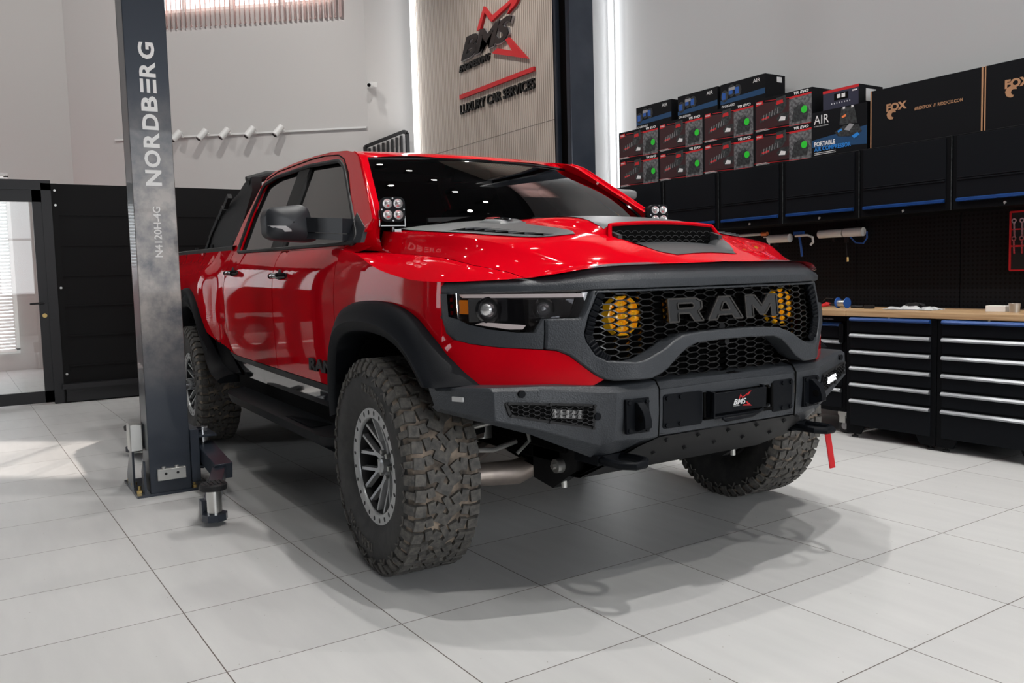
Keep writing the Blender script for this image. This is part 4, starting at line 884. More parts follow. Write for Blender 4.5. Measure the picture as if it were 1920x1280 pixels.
# --- underbody
m = MB()
for s in (-1, 1): m.bb(-4.9, .55, s*.42, s*.52, .50, .64)
m.bb(-2.6, -.6, -.90, .90, .56, .70); m.bb(-4.9, -2.7, -.78, .78, .74, .86); m.bb(-.55, .62, -.55, .55, .58, 1.10); m.cyl((RX, -.85, .44), (RX, .85, .44), .06, 14); m.cyl((RX-.16, 0, .44), (RX+.16, 0, .44), .14, 18)
m.bb(-.5, .5, -.5, .5, .44, .56); m.bb(-2.55, -.48, -.965, -.80, .44, .62); m.bb(-2.55, -.48, .80, .965, .44, .62)
obj('chassis', m, 'deep_black', truck, bevel=.01)
for cx in (.02+.03, RX):
    m = MB(); m.lathe([(-.99, .60), (-.52, .60)], 'Y', c=(cx, 0, .43), n=30, a0=.55, a1=pi+.05); m.bb(cx-.55, cx+.52, -.53, -.51, .66, 1.0); both('wheel_well_liner', m, 'deep_black', truck)
m = MB(); m.tube([(.18, -.36, .40), (.16, -.50, .355), (.12, -.68, .36), (.08, -.80, .35)], [.045, .055, .05, .04], 12); m.tube([(-.28, -.36, .40), (-.10, -.62, .36), (.04, -.80, .35)], [.04, .045, .04], 10); both('control_arm', m, 'raw_aluminium', truck)
m = MB(); m.box((.05, -.74, .52), (.10, .07, .26), Matrix.Rotation(.15, 3, 'X')); m.box((.10, -.66, .56), (.03, .16, .10), Matrix.Rotation(.5, 3, 'Z')); m.mi = 1; m.bar((.105, -.74, .58), (.105, -.715, .46), .03, .004); m.box((.128, -.66, .56), (.004, .10, .05), Matrix.Rotation(.5, 3, 'Z')); m.mi = 0; both('steering_knuckle', m, ['raw_aluminium', 'matte_black'], truck, bevel=.008)
m = MB(); m.tube([(.20, -.78, .58), (.24, -.55, .615), (.26, -.40, .62)], .013, 10); m.tube([(.22, -.80, .50), (.24, -.66, .485), (.25, -.55, .51)], .011, 8); m.tube([(.32, -.52, .66), (.33, -.55, .60), (.32, -.53, .52), (.30, -.58, .47)], .008, 8); both('tie_rod', m, 'zinc', truck)
m = MB(); m.prism([(.30, .56), (.62, .60), (.60, .44), (.44, .34), (.30, .36)], lambda a, b, d: (a, -.50+d, b), .04); m.mi = 1; m.lathe([(-.53, 0), (-.53, .028), (-.50, .03)], 'Y', c=(.50, 0, .445), n=20); m.cyl((.50, -.53, .445), (.50, -.545, .445), .012, 6); m.cyl((.49, -.48, .35), (.49, -.48, .385), .012, 8); both('suspension_mount', m, ['matte_black', 'zinc'], truck)
m = MB(); m.tube([(.05, -.60, .50), (.0, -.56, .95)], [.045, .04], 14); both('shock_absorber', m, 'zinc', truck)

# ================================================================== THE ROOM
fl = MB(); fl.add([(-9, -9, 0), (14, -9, 0), (14, 9, 0), (-9, 9, 0)], [(0, 1, 2, 3)])
floor = struct(obj('floor', fl, 'floor_tiles', smooth=0)); floor.location = (-.577, -1.870, 0); floor.rotation_euler = (0, 0, R(180+1.28))
WY = 3.42
def sb(name, mb, m, **k): return struct(obj(name, mb, m, smooth=0, **k))
m = MB(); m.bb(-8.3, 8, WY, WY+.12, 0, 5.25); m.bb(-8.3, 8, WY, WY+.12, 6.3, CEIL); m.bb(-8.3, -4.5, WY, WY+.12, 5.25, 6.3); m.bb(-2.3, 8, WY, WY+.12, 5.25, 6.3); sb('wall_right', m, 'wall_grey')
m = MB()
for x in (-4.5, -3.8, -3.1, -2.36): m.bb(x, x+.06, WY+.03, WY+.09, 5.25, 6.3)
m.bb(-4.5, -2.3, WY+.03, WY+.09, 5.25, 5.31); m.bb(-4.5, -2.3, WY+.03, WY+.09, 6.24, 6.3); sb('window_5', m, 'white_plastic')
m = MB()
for i in range(29): m.box((-4.38+.075*i, WY-.06, 5.72), (.082, .004, 1.25), Matrix.Rotation(.8, 3, 'Z'))
m.bb(-4.45, -2.2, WY-.08, WY-.04, 6.33, 6.38)
tag(obj('vertical_blind', m, 'blind_fabric', smooth=0), 'pale slat blind of the high side window, seen only as a windshield reflection', 'blind')
m = MB(); m.bb(-8.42, -8.3, 2.5, WY+.12, 0, CEIL); sb('wall_corner', m, 'wall_paint')
A0 = Vector((-8.3, 2.5, 0)); DD = Vector((cos(R(230)), sin(R(230)), 0)); DN = Vector((-DD.y, DD.x, 0)); DN = DN if DN.x > 0 else -DN
WM = Matrix(((DD.x, DN.x, 0, A0.x), (DD.y, DN.y, 0, A0.y), (0, 0, 1, 0), (0, 0, 0, 1)))   # local: x along the slanted wall, y towards the hall
def wm(mb): 
    mb.v = [tuple(WM @ Vector(p)) for p in mb.v]; return mb
m = MB(); m.bb(0, 4.63, -.15, 0, 0, 5.16); m.bb(0, .42, -.15, 0, 5.16, CEIL); m.bb(3.66, 4.63, -.15, 0, 5.16, CEIL); m.bb(.42, 3.66, -.15, 0, 6.35, CEIL); sb('wall_back', wm(m), 'wall_paint')
m = MB(); m.bb(.42, 3.66, -.13, -.08, 5.16, 5.23); m.bb(.42, 3.66, -.13, -.08, 6.28, 6.35)
for x in (.42, 1.22, 1.98, 2.72, 3.60): m.bb(x, x+.06, -.13, -.08, 5.2, 6.3)
win1 = sb('window_1', wm(m), 'white_plastic'); sb('window_pane', wm(MB().bb(.45, 3.63, -.11, -.105, 5.2, 6.3)), 'clear_glass').parent = win1
m = MB()
for i in range(46):
    x = .33+i*.075; m.box((x, .05, 5.68), (.082, .004, 1.50), Matrix.Rotation(-.95 if i % 7 else -.8, 3, 'Z')); m.box((x, .05, 4.935), (.06, .012, .02), Matrix.Rotation(-.75, 3, 'Z'))
m.bb(.28, 3.8, .02, .09, 6.42, 6.47)
tag(obj('vertical_blind', wm(m), 'blind_fabric', smooth=0), 'pale vertical slat blind hanging over the high window on the back wall', 'blind')
m = MB(); m.bb(-11.4, -11.28, -8.2, -1.04, 0, .25); m.bb(-11.4, -11.28, -8.2, -1.04, 2.9, CEIL); m.bb(-11.4, -11.28, -1.9, -1.04, .25, 2.9); m.bb(-11.4, -11.28, -8.2, -6.4, .25, 2.9); sb('wall_far', m, 'wall_paint')
m = MB(); m.bb(-11.36, -11.3, -6.4, -1.9, .25, .32); m.bb(-11.36, -11.3, -6.4, -1.9, 2.83, 2.9)
for y in (-6.4, -4.9, -3.4, -1.96): m.bb(-11.36, -11.3, y, y+.06, .3, 2.85)
sb('window_2', m, 'white_plastic')
m = MB()
for i in range(52): m.box((-11.2, -4.15, .30+.05*i), (.045, 4.4, .003), Matrix.Rotation(.9, 3, 'Y'))
tag(obj('venetian_blind', m, 'white_plastic', smooth=0), 'white horizontal slat blind on the far window seen through the glass door', 'blind')
m = MB(); m.bb(-11.4, 8, -8.2, -8.08, 0, .9); m.bb(-11.4, 8, -8.2, -8.08, 3.9, CEIL); m.bb(-11.4, -6.1, -8.2, -8.08, .9, 3.9); m.bb(-3.7, 8, -8.2, -8.08, .9, 3.9); sb('wall_left', m, 'wall_darkened')
m = MB()
for x in (-6.1, -4.93, -3.76): m.bb(x, x+.06, -8.16, -8.1, .9, 3.9)
for z in (.9, 2.4, 3.84): m.bb(-6.1, -3.7, -8.16, -8.1, z, z+.06)
sb('added_window_3', m, 'frame_black')  # invented window frame around the added side fill
m = MB(); m.bb(8, 8.12, -8.2, WY+.12, 3.8, CEIL); m.bb(8, 8.12, -8.2, WY+.12, 0, 1.0); m.bb(8, 8.12, -8.2, -3.2, 1, 3.8); m.bb(8, 8.12, 2.0, WY+.12, 1, 3.8); sb('wall_front', m, 'wall_paint')
m = MB()
for y in (-3.2, -1.9, -.63, .65, 1.94): m.bb(8.02, 8.08, y, y+.06, 1, 3.8)
for z in (1, 2.4, 3.74): m.bb(8.02, 8.08, -3.2, 2, z, z+.06)
sb('added_window_6', m, 'frame_black')  # unseen window added to go with the front fill
sb('ceiling', MB().prism([(-8.42, WY+.12), (8.12, WY+.12), (8.12, -8.2), (-11.4, -8.2), (-11.4, -1.0), (-8.42, 2.6)], lambda a, b, d: (a, b, CEIL+.1-d), .1), 'ceiling_dark')
# ribbed wooden pylon with lit edges
PY = 3.15
m = MB(); m.bb(-7.95, -3.96, PY, WY, 0, CEIL)
pyl = sb('wall_panel', m, 'wall_grey'); m = MB(); m.bb(-7.95, -3.965, PY-.012, PY, 0, 2.915); m.bb(-7.95, -3.965, PY-.012, PY, 2.921, CEIL); rp = obj('ribbed_cladding', m, 'ribbed_wood', pyl, smooth=0); rp['kind'] = 'structure'
m = MB(); m.bb(-8.12, -7.96, PY-.02, PY+.03, 0, CEIL-.1); t1 = tag(obj('led_strip', m, 'led', smooth=0), 'tall white light strip glowing beside the ribbed wooden panel', 'light strip')
m = MB(); m.bb(-3.94, -3.885, WY-.03, WY-.005, 0, 5.2); t2 = tag(obj('led_strip', m, 'led', smooth=0), 'tall white light strip glowing on the wall left of the stacked boxes', 'light strip')
light('AREA', 'light_strip_glow', (-3.92, WY-.07, 3.1), 20, (.97, .99, 1), shape='RECTANGLE', size=.06, size_y=5.5, rot=(R(90), 0, R(-82)))
light('AREA', 'light_strip_glow', (-8.02, PY-.07, 3.1), 13, (.97, .99, 1), shape='RECTANGLE', size=.06, size_y=5.5, rot=(R(90), 0, R(-84)))
# logo and lettering on the panel
YP = PY-.012
sign = thing('wall_sign', 'raised red and black sign with star emblem on the ribbed wooden panel', 'sign', (-5.8, YP, 3.4))
def sg(a, b, d): return (a+5.8, -d, b-3.4)
def zf(x, y):    # measured outline coordinates on the panel
    return (lerp(x, [(420, -6.69), (445, -6.59), (560, -6.19), (615, -5.99), (668, -5.83), (795, -5.45), (820, -5.39), (890, -5.17), (935, -5.07), (985, -4.945)]), 0)
m = MB()
SA = [(-6.19, 4.29), (-5.99, 4.53), (-5.835, 4.385), (-5.12, 4.44), (-5.30, 4.31), (-5.47, 4.275), (-5.35, 4.37), (-5.835, 4.30), (-5.985, 4.44), (-6.11, 4.28)]
SB = [(-5.45, 4.01), (-5.065, 3.68), (-5.84, 3.915), (-5.71, 3.945), (-5.38, 3.84), (-5.52, 4.00)]
SA = [(-6.19, 4.27), (-6.0, 4.52), (-5.83, 4.355), (-5.13, 4.47), (-5.28, 4.345), (-5.47, 4.285), (-5.36, 4.39), (-5.83, 4.29), (-5.985, 4.44), (-6.10, 4.27)]
def out(P, d0, d1, mi=0, g=0): m.prism(P, lambda a, b, d: sg(a, b, d), 1); 
def plank(P, mb, d): mb.prism(P, lambda a, b, t: sg(a, b, (1-t)*d+.0), 1)
for P in (SA, SB): plank(P, m, .035)
plank([(-6.69, 3.52), (-4.945, 3.515), (-4.945, 3.565), (-6.69, 3.575)], m, .03); obj('star_emblem', m, 'print_red', sign, smooth=0)
m = MB(); add_text(m, 'BMS', lambda a, b, c: sg(-6.60+a+.0, 3.99+b+.0, c), ext=.04, bold=.035, shear=.32, spacing=.92, w=1.24, h=.27)
obj('sign_lettering', m, 'sign_black', sign, smooth=0); m = MB()
add_text(m, 'ENGINEERING', lambda a, b, c: sg(-6.69+a, 3.86+b, c), ext=.025, bold=.03, shear=.25, w=.78, h=.085)
obj('sign_lettering', m, 'sign_black', sign, smooth=0); m = MB()
add_text(m, 'LUXURY CAR SERVICES', lambda a, b, c: sg(-6.70+a, 3.325+b, c), ext=.025, bold=.02, w=1.75, h=.12); obj('sign_lettering', m, 'sign_black', sign, smooth=0)
m = MB(); add_text(m, 'BMS', lambda a, b, c: sg(-6.615+a, 3.978+b, c), ext=.03, bold=.045, shear=.32, spacing=.92, w=1.27, h=.285); obj('lettering_edge', m, 'sign_edge', sign, smooth=0)

# black slatted partition with the glass door
PX = -6.75
m = MB(); m.bb(PX-.08, PX, -1.70, 1.6, 0, 2.27)
for i in range(1, 7): m.bb(PX-.001, PX+.010, -1.66, 1.6, 2.27-.315*i-.008, 2.27-.315*i+.008)
m.bb(PX, PX+.02, -1.70, -1.64, 0, 2.27)
part_ = sb('wall_partition', m, 'partition_black')
m = MB(); m.bb(PX+.0, PX+.05, -1.68, 1.6, .012, .15); m.bb(PX, PX+.10, -1.72, 1.6, .15, .20); sb('baseboard_back', m, 'frame_black')
m = MB()
for z in (2.2, 2.05, 1.2, .3): m.cyl((PX+.02, -1.665, z), (PX+.026, -1.665, z), .012, 10)
sc = obj('panel_screw', m, 'zinc', part_); sc['kind'] = 'structure'
m = MB(); DY0, DY1 = -2.75, -1.76
m.bb(PX-.06, PX+.03, -1.79, -1.70, 0, 2.27); m.bb(PX-.06, PX+.03, DY0-.10, DY0-.01, 0, 2.27); m.bb(PX-.06, PX+.03, DY0-.1, -1.70, 2.20, 2.30); m.bb(PX-.06, PX+.03, -6.5, DY0-.1, 2.15, 2.27); m.bb(PX-.06, PX+.03, -6.5, DY0-.1, 0, .1)
sb('trim_1', m, 'frame_black')
m = MB(); m.bb(PX-.03, PX+.02, -1.875, -1.79, .02, 2.20); m.bb(PX-.03, PX+.02, DY0, DY0+.09, .02, 2.20); m.bb(PX-.03, PX+.02, DY0, -1.79, 2.08, 2.20); m.bb(PX-.03, PX+.02, DY0, -1.79, .02, .14)
dr = sb('door_1', m, 'frame_black'); d2 = obj('door_glass', MB().bb(PX-.008, PX-.002, DY0+.09, -1.875, .14, 2.08), 'clear_glass', dr, smooth=0); d2['kind'] = 'structure'
m = MB(); m.tube([(PX+.02, -1.83, 1.05), (PX+.07, -1.83, 1.05), (PX+.075, -1.96, 1.045)], .010, 8); m.cyl((PX+.02, -1.83, .92), (PX+.03, -1.83, .92), .022, 16, mi=1); d3 = obj('door_handle', m, ['frame_black', 'brass'], dr); d3['kind'] = 'structure'
sb('window_4', MB().bb(PX-.01, PX-.004, -6.5, DY0-.10, .1, 2.15), 'clear_glass')
# car parked in the neighbouring bay
pc = thing('parked_car', 'red and white car parked beyond the glass door at the left edge', 'car', (-9.0, -3.05, 0))
m = MB(); m.prism(rnd([(-1.0, .35), (-1.05, .9), (-.8, 1.0), (-.45, 1.45), (.9, 1.48), (1.1, 1.0), (1.1, .35)], .12, 4), lambda a, b, d: (d-.4, a-.7, b), -1.7); obj('car_body', m, 'red_car', pc, smooth=40)
m = MB(); m.bb(-.42, -.38, -.5, .28, .62, .72); m.bb(-.42, -.37, -1.6, .30, .36, .50); obj('bumper', m, 'white_plastic', pc)
m = MB(); m.lathe([(-.1, .2), (-.1, .33), (.1, .33), (.1, .2)], 'X', c=(-.3, .05, .33), n=28, closed=True); obj('tyre', m, 'rubber', pc)

# track lights on the slanted wall
m = MB(); m.bb(0.02, 3.9, 0.012, .035, 3.36, 3.385)
tag(obj('light_track', wm(m), 'white_plastic', smooth=0), 'thin white lighting track running along the slanted back wall', 'light track')
SPL = ['leftmost of the wall spotlights, beside the lift post', 'second of the small white wall spotlights from the lift post', 'third of the small white wall spotlights from the lift post', 'fourth of the small white wall spotlights from the lift post', 'rightmost of the small white wall spotlights, nearest the room corner']
t = thing('wall_spotlight', 'white spotlight, '+SPL[0], 'spotlight', group='spotlights on the wall track')
m = MB(); m.bb(-.035, .10, .02, .06, 3.355, 3.40); m.cyl((.0, .05, 3.385), (.0, .12, 3.40), .01, 8); obj('spotlight_base', m, 'white_plastic', t, bevel=.004)
m = MB(); m.cyl((-.03, .12, 3.43), (.05, .20, 3.30), .048, 20); m.cyl((.05, .20, 3.30), (.051, .202, 3.298), .036, 16, mi=1); obj('spotlight_head', m, ['white_plastic', 'matte_black'], t)
_wr = Matrix(((DD.x, DN.x, 0, 0), (DD.y, DN.y, 0, 0), (0, 0, 1, 0), (0, 0, 0, 1)))
for ch in t.children:
    ch.data.transform(_wr)
for i, s in enumerate((2.84, 2.44, 2.10, 1.71, 1.28)):
    p = A0+DD*s; o = t if i == 0 else dup(t, label='white spotlight, '+SPL[i], group='spotlights on the wall track'); o.location = p
m = MB(); m.bb(-8.28, -8.16, 2.50, 2.60, 3.92, 3.99); m.cyl((-8.18, 2.53, 3.95), (-8.08, 2.44, 3.92), .035, 16); m.cyl((-8.08, 2.44, 3.92), (-8.075, 2.436, 3.919), .025, 16, mi=1)
tag(obj('security_camera', m, ['white_plastic', 'deep_black']), 'small white security camera high in the corner beside the ribbed panel', 'camera')
# slatted roof rack hanging behind the cab
rk = thing('roof_rack', 'black slatted metal roof rack hung up on the wall behind the truck cab', 'roof rack', (-8.2, 2.5, 2.4))
m = MB(); P = [(-.10, .0), (.56, .0), (.56, .92), (.50, .93), (-.10, .68)]
for (a, b) in zip(P, P[1:]+P[:1]): m.bar((.0, a[0], a[1]), (.0, b[0], b[1]), .05, .04, up=(1, 0, 0))
obj('rack_frame', m, 'matte_black', rk); m = MB()
for i in range(8): y = -.04+.072*i; m.bar((.0, y, .02), (.0, y, .66+.03*i), .03, .03, up=(1, 0, 0))
obj('rack_slats', m, 'matte_black', rk, smooth=0); m = MB(); m.bb(-.09, .0, .1, .14, .3, .34); m.bb(-.09, .0, .4, .44, .3, .34); obj('rack_bracket', m, 'matte_black', rk, smooth=0)

# ------------------------------------------------------------------ two-post lift
def lift(label, y0, y1, sgn, text):
    t = thing('lift_column', label, 'lift column', (-1.93, (y0+y1)/2, 0)); cy = (y0+y1)/2; w = y1-y0; D = .215
    def X(x0, x1, a0, a1, z0, z1, mb, mi=None): mb.bb(x0, x1, a0*sgn, a1*sgn, z0, z1, mi)
    h = w/2; m = MB(); X(-.012, 0, -h, h, .012, 4.3, m); obj('column_face', m, 'lift_paint_worn' if text else 'lift_paint', t, smooth=0, bevel=.003)
    m = MB(); X(-D, -.012, -h, -h+.012, .012, 4.3, m); X(-D, -D+.012, -h, h, .012, 4.3, m); X(-.05, -.012, h-.012, h, .012, 4.3, m); X(-D, -D+.04, h-.012, h, .012, 4.3, m); X(-D+.02, -.06, -h+.03, h-.05, .15, 3.9, m, 1); m.mi = 0
    obj('column_channel', m, ['lift_paint', 'deep_black'], t, smooth=0)
    m = MB(); X(-.48, .02, -h-.075, h+.03, .0, .014, m); obj('base_plate', m, 'lift_paint', t, smooth=0)
    m = MB()
    for a in (-h-.06, -h+.02, h-.03): m.prism([(-D, .014), (-D, .28), (-D-.04, .28), (-.45, .06), (-.45, .014)], lambda p, q, d: (p, a*sgn+d, q), .012)
    m.prism([(-.11, .014), (0, .014), (0, .20), (-.02, .20)], lambda p, q, d: (p-.02, (-h-.03)*sgn+d, q), .012); obj('gusset', m, 'lift_paint', t, smooth=0)
    m = MB()
    for x, y in ((-.44, -h-.045), (-.30, -h-.045), (-.06, -h-.05), (-.01, h+.015), (-.44, h)): m.cyl((x, y*sgn, .014), (x, y*sgn, .03), .016, 6); m.cyl((x, y*sgn, .03), (x, y*sgn, .055), .008, 8)
    obj('anchor_bolt', m, 'brass', t)
    # carriage bracket and front arm with its pad
    m = MB(); X(-.30, .02, h+.0, h+.05, .05, .36, m); X(-.34, -.02, h+.03, h+.16, .30, .315, m); X(-.34, -.02, h+.03, h+.16, .12, .135, m); obj('carriage', m, 'lift_paint', t, bevel=.003)
    m = MB(); m.cyl((-.12, (h+.10)*sgn, .10), (-.12, (h+.10)*sgn, .335), .028, 14); m.lathe([(-.006, .016), (-.006, .03), (.006, .03), (.006, .016)], 'Z', c=(-.12, (h+.10)*sgn, .345), n=20, closed=True); m.cyl((-.22, (h+.10)*sgn, .315), (-.22, (h+.10)*sgn, .335), .03, 12); obj('arm_pin', m, 'chrome', t)
    for nm, P in (('lift_arm', [(-.12, h+.10, .22), (.30, h+.115, .15), (.75, -h+.165+.0, .085)]), ('lift_arm', [(-.22, h+.10, .22), (-.70, h+.04, .15), (-1.30, -h+.12, .11)])):
        A, B, C_ = [Vector((p[0], p[1]*sgn, p[2])) for p in P]; m = MB(); m.bar(A, B, .10, .09); m.bar(B-Vector((.08 if P[2][0] > 0 else -.08, 0, -.01)), C_, .075, .06); m.bar(A+Vector((0, 0, -.05)), A+Vector((.1 if P[2][0] > 0 else -.1, 0, -.05)), .12, .012)
        m.bb(C_.x-.05, C_.x+.02, C_.y-.05, C_.y+.05, .035, .115); a = obj(nm, m, 'lift_paint', t, bevel=.004)
        px = C_.x+(.07 if P[2][0] > 0 else -.07); m = MB(); m.lathe([(.025, 0), (.025, .062), (.06, .062), (.06, .0)], 'Z', c=(px, C_.y, 0), n=8); m.mi = 1; m.cyl((px, C_.y, .06), (px, C_.y, .185), .036, 24); m.mi = 2; m.lathe([(.18, 0), (.18, .064), (.205, .067), (.212, .06), (.212, 0)], 'Z', c=(px, C_.y, 0), n=28)
        for k in range(5): m.bar((px-.045, C_.y-.04+.02*k, .214), (px+.045, C_.y-.04+.02*k, .214), .007, .005)
        obj('lift_pad', m, ['lift_paint', 'steel_bright', 'matte_black'], a, smooth=30)
    if text:
        m = MB(); add_text(m, 'NORDB  RG', lambda a, b, c: (c*1.0+.0005, .045-b-.0, 1.755+a), ext=.0015, bold=.035, w=.80, h=.085)
        m = MB(); f = lambda a, b, c: (c+.0005, .043-b, a)
        zc = 1.760
        for ch, wd in (('N', .088), ('O', .096), ('R', .084), ('D', .088), ('B', .084), ('E', .0), ('R', .084), ('G', .092)):
            if ch == 'E':
                for b in (0, .034, .068): m.prism([(zc+.004, b), (zc+.078, b), (zc+.078, b+.017), (zc+.004, b+.017)], lambda a, q, d: f(a, q, -d), -.0015)
                zc += .090; continue
            add_text(m, ch, lambda a, b, c, z0=zc: f(z0+a, b, c), ext=.0015, bold=.03, w=wd, h=.085); zc += wd+.014
        add_text(m, 'N4120H-4G', lambda a, b, c: (c+.0005, .026-b, 1.36+a), ext=.0012, bold=.015, w=.285, h=.04); obj('column_lettering', m, 'white_plastic', t, smooth=0)
        m = MB(); m.bb(.0, .022, -.075, .080, .085, .150); m.bb(.0, .03, -.075, .080, .146, .152); m.cyl((.02, -.03, .122), (.024, -.03, .122), .008, 10, mi=1); m.cyl((.02, .035, .122), (.024, .035, .122), .008, 10, mi=1); m.cyl((.018, -.04, .15), (.018, -.04, .165), .012, 8); m.cyl((.018, .03, .15), (.018, .03, .165), .012, 8)
        obj('cable_bracket', m, ['zinc', 'matte_black'], t, bevel=.004)
        m = MB(); m.bb(-.26, -.14, -h-.075, -h-.005, .24, .40); obj('junction_box', m, 'zinc', t, bevel=.006)
    return t
lift('dark steel two-post lift column with white vertical lettering, left of the truck', -1.650, -1.425, 1, True)
lift('plain dark steel two-post lift column behind the truck hood', 1.39, 1.61, -1, False)

# ------------------------------------------------------------------ workshop furniture on the right wall
def drawers(root, w, zs, blue0=True, y=0, hz=.022, last=.09, inset=.035):
    tops = zs
    for i, z in enumerate(tops):
        zl = (tops[i+1]+.018) if i+1 < len(tops) else last; m = MB(); m.bb(inset, w-inset, y-.006, y+.02, zl, z+.006); d = obj('drawer', m, 'cabinet_black', root, bevel=.002)
        m = MB(); m.prism([(0, 0), (-.018, .004), (-.022, .014), (-.012, .026), (0, .028)], lambda a, b, t_: (inset+.002+t_, y-.006+a, z-.024+b), w-2*inset-.004); obj('drawer_handle', m, 'blue_strip' if i == 0 and blue0 else 'silver_strip', d, smooth=0)
def cabinet():
    t = thing('tool_cabinet', 'black six-drawer tool cabinet directly right of the wheeled cabinet', 'tool cabinet', (-.56, 2.745, 0), group='drawer cabinets under the workbench'); w = .662
    m = MB(); m.bb(0, w, .0, .55, .095, .853); m.prism([(0, .03), (0, .10), (w, .10), (w, .03), (w-.11, .03), (w-.14, .095), (.14, .095), (.11, .03)], lambda a, b, d: (a, .0+d, b), .02); m.bb(0, w, .5, .52, .03, .1)
    m.bb(.012, w-.012, -.004, .0, .840, .85); obj('cabinet_body', m, 'cabinet_dark', t, bevel=.003)
    drawers(t, w, [.845, .732, .617, .502, .387, .272])
    for x in (.05, w-.05):
        for y in (.03, .5): m = MB(); m.cyl((x, y, 0), (x, y, .012), .022, 14); m.cyl((x, y, .012), (x, y, .035), .008, 8); obj('levelling_foot', m, 'matte_black', t)
    m = MB(); m.cyl((w/2, -.004, .8475), (w/2, -.012, .8475), .007, 12); m.box((w/2, -.014, .8475), (.004, .006, .012)); obj('cabinet_lock', m, 'zinc', t); return t
c0 = cabinet(); dup(c0, (.107, 2.745, 0), label='black six-drawer tool cabinet cut by the right edge of the photo')
rc = thing('roller_cabinet', 'black wheeled tool cabinet with blue top handle half hidden behind the bumper', 'tool cabinet', (-1.27, 2.80, 0)); w = .665
m = MB(); m.bb(0, w, 0, .46, .16, .845); m.bb(w-.04, w-.005, -.03, 0, .66, .80); obj('cabinet_body', m, 'cabinet_dark', rc, bevel=.004); drawers(rc, w, [.80, .675, .56, .44, .325], last=.19, inset=.03)
m = MB(); add_text(m, 'NORDBERG', lambda a, b, c: (w-.19+a, -.0025-c, .822+b), ext=.001, w=.085, h=.010); obj('maker_plate', m, 'print_grey', rc, smooth=0)
for x in (.06, w-.05):
    for y in (.05, .40): m = MB(); m.box((x, y, .145), (.07, .05, .03)); m.box((x, y-.02, .11), (.05, .006, .07)); m.box((x, y+.02, .11), (.05, .006, .07)); m.mi = 1; m.lathe([(-.014, .0), (-.014, .046), (-.010, .052), (.010, .052), (.014, .046), (.014, 0)], 'Y', c=(x+.015, y, .052), n=24); m.mi = 2; m.lathe([(-.0155, 0), (-.0155, .026)], 'Y', c=(x+.015, y, .052), n=18); obj('caster', m, ['zinc', 'matte_black', 'print_grey'], rc)
for a, b, l in ((-3.0, -.562, 'light wooden worktop section running behind the truck nose'), (-.558, 1.45, 'light wooden worktop section on top of the right-hand drawer cabinets')):
    tag(obj('worktop', MB().bb(a, b, 2.735, 3.31, .855, .893), 'worktop_wood', smooth=0, bevel=.002), l, 'worktop')
PBL = ['behind the hood scoop', 'behind the grey air tools', 'behind the spool and twin air tools', 'plain, above the plastic bag', 'behind the red wrench roll']
for i in range(5):
    x = -3.44+.83*i+.0; m = MB(); m.bb(x+.003, x+.827, 3.33, 3.345, .895, 1.56); m.bb(x+.003, x+.827, 3.345, 3.36, .895, .92); m.bb(x+.003, x+.827, 3.345, 3.36, 1.53, 1.56)
    o = obj('pegboard', m, 'pegboard', smooth=0); tag(o, 'black perforated tool panel on the wall, '+PBL[i], 'pegboard', 'pegboards above the workbench'); o.location.y = .058
def wallcab():
    t = thing('wall_cabinet', '', 'wall cabinet', (-3.436, 3.05, 1.555), group='flap-door wall cabinets'); w = .686
    m = MB(); m.bb(0, w, .0, .365, 0, .485); obj('cabinet_body', m, 'cabinet_dark', t, bevel=.003)
    m = MB(); m.bb(.03, w-.04, -.006, .0, .055, .475); m.bb(.035, w-.045, -.012, -.006, .19, .197); m.bb(.035, w-.045, -.010, -.006, .205, .21); d = obj('door', m, 'cabinet_black', t, smooth=0, bevel=.001)
    m = MB(); m.prism([(0, 0), (-.016, .004), (-.016, .02), (0, .026)], lambda a, b, q: (.035+q, -.006+a, .050+b), w-.08); obj('door_handle', m, 'blue_strip', d, smooth=0)
    m = MB(); m.cyl((w/2, 0, .022), (w/2, -.010, .022), .008, 12); m.box((w/2, -.012, .018), (.005, .005, .016)); obj('cabinet_lock', m, 'zinc', t)
    m = MB(); m.bb(w-.003, w+.001, -.008, 0, .0, .485); obj('edge_trim', m, 'silver_strip' if False else 'print_dark', t, smooth=0); return t
wc0 = wallcab(); WL = ['leftmost black wall cabinet, beside the lit wall edge', 'second black wall cabinet from the left, directly behind the right pod light', 'third black wall cabinet from the left, under the right half of the winch boxes', 'black wall cabinet under the winch box row end, fourth from the left', 'black wall cabinet under the whole wide cardboard-edged black box', 'rightmost black wall cabinet, cut by the photo edge']
for i in range(6): (wc0 if i == 0 else dup(wc0, (-3.436+.69*i, 3.05, 1.555), label=WL[i], group='flap-door wall cabinets'))['label'] = WL[i]

